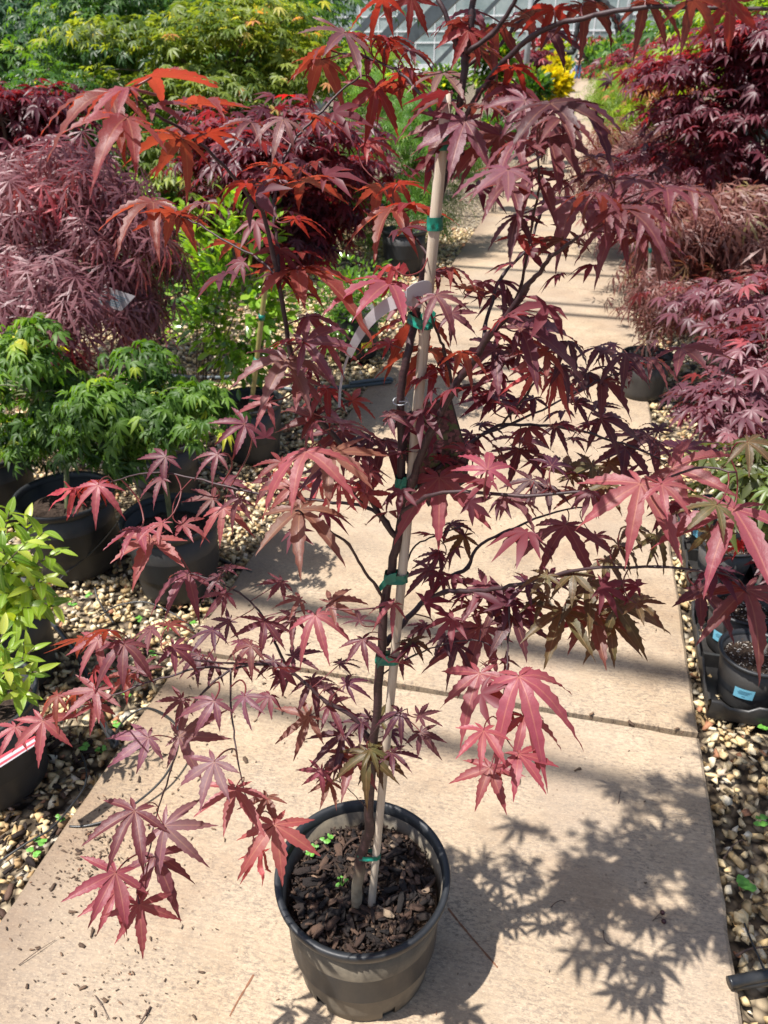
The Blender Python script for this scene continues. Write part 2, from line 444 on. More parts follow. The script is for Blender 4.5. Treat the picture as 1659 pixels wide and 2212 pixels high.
# gravel: stones in two beds beside the path, too many to count
def rock_templates(n=14):
    out = []
    for k in range(n):
        bm = bmesh.new(); rr = random.Random(100+k)
        sx, sy, sz = rr.uniform(.95,1.35), rr.uniform(.65,1.0), rr.uniform(.5,.75)
        for _ in range(8):
            d = Vector((rr.gauss(0,1), rr.gauss(0,1), rr.gauss(0,1))).normalized()*rr.uniform(.85,1.1)
            bm.verts.new((d.x*sx, d.y*sy, d.z*sz))
        hull = bmesh.ops.convex_hull(bm, input=bm.verts)
        bmesh.ops.delete(bm, geom=[v for v in bm.verts if not v.link_faces], context='VERTS')
        bm.verts.index_update()
        bmesh.ops.triangulate(bm, faces=bm.faces)
        out.append((np.array([v.co[:] for v in bm.verts]), np.array([[v.index for v in f.verts] for f in bm.faces])))
        bm.free()
    return out
ROCKS = rock_templates()
def scatter(name, pos, size, mat, tmpl, tint, flat=0.35, kind='stuff', parent=None, label=None):
    V, T, A = [], [], []; n0 = 0
    pick = rng.integers(0, len(tmpl), len(pos))
    for k, (tv, tt) in enumerate(tmpl):
        idx = np.where(pick == k)[0]
        if len(idx) == 0: continue
        m = len(idx)
        az = rng.uniform(0, 2*np.pi, m); tx = rng.normal(0, flat, m); ty = rng.normal(0, flat, m)
        ca, sa = np.cos(az), np.sin(az); cx, sx = np.cos(tx), np.sin(tx); cy, sy = np.cos(ty), np.sin(ty)
        Rz = np.zeros((m,3,3)); Rz[:,0,0]=ca; Rz[:,0,1]=-sa; Rz[:,1,0]=sa; Rz[:,1,1]=ca; Rz[:,2,2]=1
        Rx = np.zeros((m,3,3)); Rx[:,0,0]=1; Rx[:,1,1]=cx; Rx[:,1,2]=-sx; Rx[:,2,1]=sx; Rx[:,2,2]=cx
        Ry = np.zeros((m,3,3)); Ry[:,1,1]=1; Ry[:,0,0]=cy; Ry[:,0,2]=sy; Ry[:,2,0]=-sy; Ry[:,2,2]=cy
        RR = Rx @ Ry @ Rz
        w = np.einsum('mij,vj->mvi', RR, tv)*size[idx][:,None,None] + pos[idx][:,None,:]
        V.append(w.reshape(-1,3)); nv = len(tv)
        T.append((tt[None] + (np.arange(m)*nv)[:,None,None] + n0).reshape(-1,3)); n0 += m*nv
        A.append(np.repeat(tint[idx], nv))
    me = tri_mesh(name, np.concatenate(V), np.concatenate(T), False, {'tint': np.concatenate(A)})
    o = link(name, me, mat, parent)
    return tag(o, label, kind=kind)
def bed(x0, x1, y0, y1, dens, s0, s1, zlo=-.045, zhi=-.020):
    n = int((x1-x0)*(y1-y0)*dens)
    p = np.stack([rng.uniform(x0,x1,n), rng.uniform(y0,y1,n), rng.uniform(zlo,zhi,n)], 1)
    return p, rng.uniform(s0,s1,n)*rng.choice([.75,1,1,1.25], n)
def gravel(name, label, parts, dark=None):
    P = np.concatenate([q[0] for q in parts]); S = np.concatenate([q[1] for q in parts])
    t = np.clip(rng.beta(2.6,2.2,len(P)), 0, .97)
    t = np.where(rng.random(len(P)) < .05, 1.0, t)
    if dark is not None: t = np.where(dark(P), t*rng.uniform(.25,.7,len(P)), t)
    return scatter(name, P, S, M['gravel'], ROCKS, t, .45, label=label)
gravel('gravel', 'tan and cream gravel between the path and the black pots, left bed',
       [bed(-3.4,-1.013,.35,3.6,2100,.0095,.0175), bed(-3.0,-1.013,3.6,8.5,900,.013,.021)],
       lambda P: (P[:,1] < 1.05) & (rng.random(len(P)) < .45))
gravel('gravel', 'cream and tan gravel along the right edge of the path under the trays',
       [bed(.493,1.6,.55,3.6,2100,.0095,.018), bed(.493,1.5,3.6,9.0,900,.013,.021)])
# bark crumbs washed into the near corner of the left bed
def chip_templates(n=7):
    out = []
    for k in range(n):
        rr = random.Random(300+k); L, W, H = 1.0, rr.uniform(.22,.5), rr.uniform(.10,.22)
        v = []
        for i, x in enumerate((-1, -.3, .4, 1)):
            w = W*(rr.uniform(.25,1.1) if i in (0, 3) else rr.uniform(.6,1.3)); h = H*rr.uniform(.7,1.2); dz = rr.uniform(-.12,.12)
            v += [(x*L,-w+rr.uniform(-.1,.1),-h+dz), (x*L,w+rr.uniform(-.1,.1),-h+dz), (x*L,w*.9,h+dz), (x*L,-w*.9,h+dz)]
        t = []
        for i in range(3):
            for a in range(4):
                b = (a+1) % 4; p, q, r, s_ = i*4+a, i*4+b, (i+1)*4+b, (i+1)*4+a
                t += [(p,r,q), (p,s_,r)]
        t += [(0,1,2),(0,2,3),(12,14,13),(12,15,14)]
        out.append((np.array(v), np.array(t)))
    return out
CHIPS = chip_templates()
n = 420
p = np.stack([rng.uniform(-1.45,-1.0,n), rng.uniform(.35,1.25,n), rng.uniform(-.03,-.012,n)],1)
scatter('bark_crumbs', p, rng.uniform(.006,.02,n), M['bark'], CHIPS, rng.beta(1.6,2,n), .2, label='brown bark crumbs washed over the gravel at the near left edge of path')
# crumbs and leaf bits strewn on the concrete
def strewn(n, fx, fy): return np.stack([fx(n), fy(n), np.full(n, .003)], 1)
P1 = strewn(520, lambda n: -1.0+np.abs(rng.normal(0,.22,n)), lambda n: rng.uniform(.45,1.6,n))
P2 = strewn(330, lambda n: rng.uniform(-.98,.46,n), lambda n: rng.uniform(.5,4.5,n))
P3 = strewn(330, lambda n: rng.uniform(-.98,.46,n), lambda n: J0+rng.normal(0,.006,n)); P3[:,2] = rng.uniform(-.012,0,len(P3))
P6 = strewn(420, lambda n: -.90+rng.normal(0,.045,n), lambda n: .92+rng.normal(0,.07,n))
P7 = strewn(200, lambda n: -.70+rng.normal(0,.10,n), lambda n: .66+rng.normal(0,.07,n))
P4 = strewn(80, lambda n: rng.uniform(-.98,.46,n), lambda n: J0+SL+rng.normal(0,.008,n))
P5 = strewn(130, lambda n: -.86+rng.normal(0,.06,n), lambda n: 3.9+rng.normal(0,.22,n))
PP = np.concatenate([P1,P2,P3,P4,P5,P6,P7]); PP = PP[(PP[:,0] > -1.0) & (PP[:,0] < .478)]
scatter('path_litter', PP, rng.gamma(.9,.0016,len(PP))+.0008, M['litter'], CHIPS, rng.beta(1.8,2,len(PP)), .12, label='dry leaf and bark crumbs strewn over the concrete path')
# ================================================================== pots
def pot(name, loc, rim_r, h, base_r, label, mat='pot', rim_mat='pot_rim', soil_z=None, soil_mat='soil', notch=0, group=None, cat='plant pot', seg=48, tilt=None):
    e = empty(name, loc, label, cat, group)
    w = 0.0045; hr = 0.022*rim_r/.155
    prof = [(base_r*.6, .004), (base_r-.006, 0.0), (base_r, .006), (base_r+.002, .032), (base_r+(rim_r-base_r)*.42, h*.5), (rim_r-.006, h-hr), (rim_r-.006-w, h-hr), (base_r-w, .012)]
    def skip(i, k): return notch and i in (1, 2) and (k % (seg//notch)) < 3
    body = MB().lathe(prof, seg, loc, skip, .004).build('body', M[mat], e)
    q = rim_r
    rp = [(q-.007, h-hr-.001), (q, h-hr+.001), (q+.003, h-hr*.5), (q+.0035, h-.003), (q+.001, h), (q-.004, h-.0005), (q-.009, h-.004), (q-.0105, h-hr*1.05), (q-.013, h-.055), (q-.016, h*.35)]
    MB().lathe(rp, seg, loc, None, .004).build('rim', M[rim_mat], e)
    sz = soil_z if soil_z is not None else h*.82
    rs = base_r + (rim_r-base_r)*sz/h - .012
    so = soil_disc(rs, sz, loc, seed=zlib.crc32((name+label).encode()) % 999)
    soil = link('soil', so, M['soil' if soil_mat == 'perlite' else soil_mat], e)
    return e, soil, rs
def soil_disc(r, z, c, seed=0, amp=.006):
    rr = random.Random(seed); v, f = [], []; nr, ns = 7, 30
    v.append((c[0], c[1], c[2]+z+amp))
    for i in range(1, nr+1):
        for k in range(ns):
            a = 2*math.pi*k/ns; q = r*i/nr
            v.append((c[0]+q*math.cos(a), c[1]+q*math.sin(a), c[2]+z+rr.uniform(-amp,amp)-(.004 if i == nr else 0)))
    for k in range(ns): f.append((0, 1+k, 1+(k+1) % ns))
    for i in range(nr-1):
        for k in range(ns):
            a, b = 1+i*ns+k, 1+i*ns+(k+1) % ns
            f.append((a, a+ns, b+ns, b))
    at = [rr.random() for _ in v]
    return mesh('soil', v, f, False, {'tint': at})

POT = Vector((-0.240, 0.842, 0.001))
mp, msoil, mrs = pot('plant_pot', POT, .157, .272, .127, 'large dusty black nursery pot of bark mulch standing on the concrete path', 'pot_dusty', 'pot_rim', .222, 'soil', notch=6, seg=96)
# bark mulch: the big chips one by one, the crumbs between them together
def in_disc(n, r, z0, z1, c):
    a = rng.uniform(0, 2*np.pi, n); q = r*np.sqrt(rng.random(n))
    return np.stack([c[0]+q*np.cos(a), c[1]+q*np.sin(a), c[2]+rng.uniform(z0,z1,n)], 1)
chip_me = []
for tv, tt in CHIPS:
    me = tri_mesh('mulch_chip', tv, tt); me.materials.append(M['chip']); chip_me.append(me)
for i, q in enumerate(in_disc(270, mrs-.012, .226, .238, POT)):
    o = bpy.data.objects.new('mulch_chip', chip_me[i % len(chip_me)]); COL.objects.link(o)
    s = random.uniform(.007, .0145)*(1.5 if random.random() < .12 else 1)
    o.location = q; o.scale = (s, s*random.uniform(.8,1.3), s*random.uniform(.7,1.1))
    o.rotation_euler = (random.gauss(0,.3), random.gauss(0,.3), random.uniform(0,6.3))
    under(o, msoil)
nn = 1500
scatter('mulch_crumbs', in_disc(nn, mrs-.005, .219, .232, POT), rng.uniform(.0022,.0075,nn), M['bark'], CHIPS, rng.beta(1.2,1.9,nn), .4, parent=msoil)
# seedlings in the mulch
def sprout(name, loc, label, n=6, s=.009, mat='weed', cat='seedling', spread=.012):
    e = empty(name, loc, label, cat, None)
    mb = MB()
    rr = random.Random(int(loc[0]*1e4))
    for k in range(n):
        a = rr.uniform(0, 6.28); q = rr.uniform(.2,1)*spread; h = rr.uniform(.006,.014)
        c = Vector((loc[0]+q*math.cos(a), loc[1]+q*math.sin(a), loc[2]+h)); r = s*rr.uniform(.6,1.1)
        n0 = len(mb.v); mb.v.append(tuple(c+Vector((0,0,.0015))))
        for j in range(9):
            b = 6.28*j/9; rad = r*(1+.12*math.sin(3*b+a)); mb.v.append((c.x+rad*math.cos(b), c.y+rad*math.sin(b)*.85, c.z+rr.uniform(-.002,.002)))
        for j in range(9): mb.f.append((n0, n0+1+j, n0+1+(j+1) % 9))
        stem = MB()
        mb.tube([(loc[0], loc[1], loc[2]-.004), (c.x, c.y, c.z)], .0006, 4, False)
    mb.build('leaves', M[mat], e)
    return e
M['weed'] = simple('weed_leaf', (0.10,0.27,0.035), 0.5, 0.3, 60, 0.1)
for (x, y), lab in (((783-520+0, 0), None),):
    pass
sprout('seedling', at_z(845-27, 1800, 0) if False else at_z(706, 1815, .235), 'tiny green seedling in the mulch near the back left of the large pot', 7, .006)
sprout('seedling', at_z(677, 1845, .235), 'tiny green seedling in the mulch at the left rim of the large pot', 7, .006)
sprout('seedling', at_z(738, 1912, .235), 'tiny green seedling in the middle of the mulch left of the trunk', 5, .0045)

# ================================================================== the little maple
def px(x0, y0, s, pts):                       # read-off of a picture tile in the 1659 x 2212 measure
    k = 1659/3024
    return [((x0+p[0]/s)*k, (y0+p[1]/s)*k) for p in pts]
tree = empty('maple_tree', tree_pt(770, 1962), 'young red-leaved Japanese maple tied to a stake in the large dusty pot', 'tree')
TR = [(770,1966),(771,1915),(777,1880),(778,1856),(787,1825),(797,1795),(797,1740),(801,1690),(806,1620),(814,1540),(819,1460),(825,1395),(829,1312),(843,1246),(855,1185),(866,1120),(868,1040),(866,960),(865,866),(873,810),(883,754),(896,690),(908,620),(925,540),(945,460),(959,397),(979,331),(992,240),(1000,170),(1008,119)]
TRr = [.0104,.0098,.0102,.0092,.0084,.0088,.0074,.0070,.0068,.0064,.0066,.0066,.0059,.0058,.0058,.0064,.0054,.0050,.0047,.0049,.0045,.0043,.0041,.0040,.0038,.0037,.0036,.0034,.0034,.0042]
tp = [tree_pt(x, y, .02 if 300 < y < 700 else 0) for x, y in TR]
BR = []                                        # (points in space, radii, their picture places)
def add_branch(pts, dz0, dz1, r0, r1, name='branch'):
    P3 = [tree_pt(x, y, dz0+(dz1-dz0)*i/max(1, len(pts)-1)) for i, (x, y) in enumerate(pts)]
    C = catmull(P3, 4)
    jit = [p + Vector((random.gauss(0,.0006), random.gauss(0,.0006), random.gauss(0,.0006))) for p in C]
    jit[0] = C[0]
    rad = []
    for i in range(len(jit)):
        t = i/(len(jit)-1); r = .80*(r0+(r1-r0)*t)
        rad.append(r*(1.28 if i % 8 == 4 else 1.0))
    MB().tube(jit, rad, 8).build(name, M['maple_bark'], tree)
    BR.append((jit, dz0, dz1))
trunk_c = catmull(tp, 3)
tr_r = np.interp(np.linspace(0, len(TRr)-1, len(trunk_c)), range(len(TRr)), TRr)
MB().tube([p + Vector((random.gauss(0,.0007), random.gauss(0,.0007), 0)) for p in trunk_c], list(tr_r), 12).build('trunk', M['maple_bark'], tree)
BR.append((trunk_c, 0, 0))
add_branch([(858,1165),(835,1130),(813,1097),(770,1010),(720,940),(684,896),(664,863),(628,764),(608,644),(592,555),(568,456),(562,408)], 0, -.02, .0052, .0026)
add_branch([(606,640),(600,540),(592,470),(594,425),(605,364),(628,314),(658,278),(707,228),(750,185),(780,165)], -.015, .08, .0024, .0012)
add_branch([(568,456),(549,440),(486,360),(403,288),(344,251),(311,225),(278,192)], -.02, -.13, .0023, .0011)
add_branch([(600,600),(560,560),(496,526),(430,486),(380,463),(331,443)], -.02, .10, .0018, .0009)
add_branch([(962,372),(942,258),(899,195),(863,155),(830,139),(780,121),(734,117)], 0, .16, .0026, .0011)
add_branch([(925,552),(900,520),(879,496),(859,456),(846,430),(826,400)], 0, .12, .0020, .0009)
add_branch([(1008,119),(1018,33),(1025,-20),(1030,-60)], 0, 0, .0042, .0030)
add_branch([(1004,125),(990,100),(959,26),(942,-20),(930,-60)], 0, .02, .0034, .0024)
add_branch([(979,331),(1008,251),(1038,198),(1064,165),(1097,122),(1151,78),(1219,47),(1307,29),(1402,14),(1527,19),(1665,19)], 0, -.14, .0042, .0016)
add_branch([(1012,112),(1064,73),(1097,30),(1120,-15)], -.01, -.03, .0030, .0022)
add_branch([(1000,150),(1040,120),(1080,95),(1110,60),(1150,20),(1180,-20)], .03, .05, .0028, .0018)
add_branch([(868,1085),(890,1040),(914,967),(979,839),(1012,796),(1056,727),(1099,676),(1136,620),(1165,590),(1190,556),(1234,523),(1274,497)], 0, -.14, .0068, .0014)
add_branch([(1046,742),(1049,708),(1063,654),(1088,592),(1136,541),(1165,470),(1175,420),(1170,360)], .0, .14, .0030, .0014)
add_branch([(1099,676),(1125,620),(1140,540),(1150,470),(1165,400),(1160,330)], .0, -.12, .0022, .0012)
add_branch([(979,839),(960,760),(945,720),(938,700),(920,650)], 0, -.03, .0024, .0014)
add_branch([(979,839),(1040,826),(1077,823),(1100,825),(1150,815)], 0, .02, .0020, .0012)
add_branch([(872,1080),(960,1000),(1040,940),(1088,919),(1165,919),(1245,927),(1307,948),(1361,963),(1426,992),(1470,1015)], .02, .20, .0034, .0012)
add_branch([(1040,940),(1121,908),(1187,877),(1252,843),(1296,821),(1350,803),(1405,785)], .04, .16, .0022, .0010)
add_branch([(1085,917),(1139,850),(1170,800),(1200,760)], .04, -.02, .0020, .0011)
add_branch([(826,1395),(846,1378),(880,1335),(919,1296),(962,1253),(1011,1226),(1028,1186),(1090,1150),(1180,1112),(1260,1095)], 0, .14, .0062, .0013)
add_branch([(915,1300),(960,1280),(1008,1276),(1060,1273),(1120,1262),(1219,1236),(1300,1227),(1422,1226),(1520,1232),(1595,1250)], -.01, -.22, .0042, .0012)
add_branch([(1110,1264),(1199,1263),(1246,1287),(1285,1305)], -.05, -.08, .0016, .0009)
add_branch([(1095,1268),(1100,1320),(1098,1400),(1094,1454),(1086,1530),(1080,1560)], -.05, -.22, .0018, .0009)
add_branch([(818,1462),(896,1414),(960,1393),(1020,1383),(1070,1400)], 0, -.05, .0016, .0010)
add_branch([(846,1262),(877,1216),(899,1177),(942,1157),(1000,1135)], 0, .04, .0019, .0011)
add_branch([(830,1300),(813,1269),(780,1223),(753,1177),(710,1143),(664,1117),(640,1102)], 0, -.22, .0028, .0013)
add_branch([(812,1620),(793,1590),(760,1547),(707,1517),(671,1487),(621,1441),(598,1395),(588,1372),(560,1320),(515,1280),(450,1250),(413,1239)], 0, .14, .0046, .0010)
add_branch([(621,1441),(560,1434),(496,1444),(443,1441),(364,1461),(298,1481),(231,1507),(149,1537),(93,1557)], -.03, -.16, .0026, .0010)
add_branch([(575,1434),(500,1432),(446,1429),(380,1418),(314,1408),(265,1392)], -.05, -.13, .0018, .0009)
add_branch([(498,1444),(499,1534),(506,1593),(514,1640),(529,1712),(560,1760)], -.07, -.25, .0020, .0009)
add_branch([(498,1446),(453,1481),(407,1537),(385,1610),(374,1646),(354,1712),(334,1775),(324,1831),(301,1917),(302,1943)], -.07, -.24, .0022, .0009)
add_branch([(838,1130),(790,1095),(720,1085),(640,1076),(549,1064),(479,1048),(397,1028),(324,1021),(245,1041),(212,1052)], 0, .12, .0030, .0010)
add_branch([(790,1095),(760,1060),(720,1010),(690,960)], -.01, -.16, .0016, .0009)
add_branch([(864,1110),(920,1072),(1000,1062),(1130,1070),(1270,1060),(1400,1050),(1500,1010),(1590,1020)], -.05, -.20, .0032, .0012)
add_branch([(800,1745),(790,1741),(770,1722),(753,1705),(735,1690)], 0, -.03, .0012, .0007)
add_branch([(796,1600),(815,1570),(850,1545),(880,1530)], -.02, -.06, .0014, .0009)

# leaf meshes: seven toothed lobes, folded along the ribs and drooping
def maple_leaf(seed):
    rr = random.Random(seed)
    LB = [(-136,.34),(-92,.72),(-46,.95),(0,1.0),(46,.95),(92,.72),(136,.34)]
    LB = [(a+rr.uniform(-7,7), l*rr.uniform(.86,1.12)) for a, l in LB]
    droop = rr.uniform(.05,.45) if seed % 3 else rr.uniform(.5,.85); fold = rr.uniform(.15,.6); W = rr.uniform(.104,.134)
    V, T, RB, AL = [(0,0,0)], [], [1.0], [0.0]
    def put(x, y, z, rb, al): V.append((x, y, z)); RB.append(rb); AL.append(al); return len(V)-1
    def dz(x, y, curl): r = math.hypot(x, y); return -droop*r*r + curl*r**3
    sinus = []
    for i in range(len(LB)+1):
        if i == 0: a, s = LB[0][0]-32, .07
        elif i == len(LB): a, s = LB[-1][0]+32, .07
        else: a = (LB[i-1][0]+LB[i][0])/2; s = .215*min(LB[i-1][1], LB[i][1])**.8*rr.uniform(.85,1.1)
        ar = R(a); x, y = s*math.sin(ar), s*math.cos(ar)
        sinus.append(put(x, y, dz(x,y,0)+.02, 0, .2))
    N = 12
    for i, (a, L) in enumerate(LB):
        ar = R(a); ax, ay = math.sin(ar), math.cos(ar); pxv, pyv = ay, -ax
        curl = rr.uniform(-.25,.12); sweep = rr.uniform(-.07,.07)*L; wv = rr.uniform(-.05,.05); ph = rr.uniform(0,6)
        s0 = math.hypot(*V[sinus[i]][:2]); s1 = math.hypot(*V[sinus[i+1]][:2]); t0 = min(.5, max(s0, s1)/L*.9)
        prev = (0, sinus[i], sinus[i+1])
        for j in range(1, N+1):
            t = t0 + (1-t0)*(j/N)**.95; u = (t-t0)/(1-t0)
            off = sweep*t*t
            cx, cy = ax*L*t + pxv*off, ay*L*t + pyv*off
            if j == N:
                tip = put(cx, cy, dz(cx,cy,curl), 1, 1); m, l, r_ = prev
                T += [(m, tip, l), (m, r_, tip)]
                break
            w = W*L*(math.sin(math.pi*(.20+.80*u)**.95)**1.1)*(1.15-u*.42)*(1.15 if L < .5 else 1)
            if L < .5: w *= 1.0
            tooth = 1.03 if j % 2 else .86
            w1 = w*tooth*rr.uniform(.94,1.06); w2 = w*tooth*rr.uniform(.94,1.06)
            und = wv*math.sin(5*u+ph)*L*.6
            back = .02*L if j % 2 else -.015*L
            z = dz(cx, cy, curl)
            m = put(cx, cy, z, 1, t)
            lx, ly = cx-pxv*w1+ax*back, cy-pyv*w1+ay*back
            rx, ry = cx+pxv*w2+ax*back, cy+pyv*w2+ay*back
            l = put(lx, ly, z+fold*w1+und, 0, t); r_ = put(rx, ry, z+fold*w2-und, 0, t)
            pm, pl, pr = prev
            T += [(pm, m, l), (pm, l, pl), (pm, r_, m), (pm, pr, r_)]
            prev = (m, l, r_)
    return mesh('leaf', V, T, True, {'rib': RB, 'along': AL})
LEAF = [maple_leaf(s) for s in range(26)]
CURL = []
for s in range(4):
    me = maple_leaf(50+s)
    for v in me.vertices:
        r = v.co.xy.length; v.co.z += -.55*r*r + .12*math.sin(9*v.co.x+s)+.10*math.sin(11*v.co.y); v.co.x *= .8
    CURL.append(me)
for me in LEAF + CURL: me.materials.append(M['leaf'])
TH = {'o': 1.0, 'r': .85, 'k': .6, 'c': .7, 'h': .6, 'g': .45, 'P': .5, 'p': .5, 'd': .3}  # leaf glow set per colour: backlit kinds strong, shaded dark kinds dulled
LC = {'p': (.128,.042,.056), 'P': (.165,.074,.094), 'd': (.078,.027,.042), 'k': (.245,.064,.080), 'c': (.36,.058,.075), 'o': (.15,.036,.036), 'r': (.19,.020,.026), 'g': (.084,.074,.028), 'h': (.165,.072,.060)}  # the dark kind has shade from overlying leaves put into its colour
TILES = {
 'A': (0,0,1.659), 'B': (1000,0,1.659), 'C': (2000,0,1.62), 'D': (0,1000,1.659), 'E': (1000,1000,1.659), 'F': (2000,1000,1.62),
 'G': (0,2000,1.659), 'H': (1000,2000,1.659), 'I': (2000,2000,1.62), 'J': (0,3000,1.659), 'K': (1000,3000,1.659)}
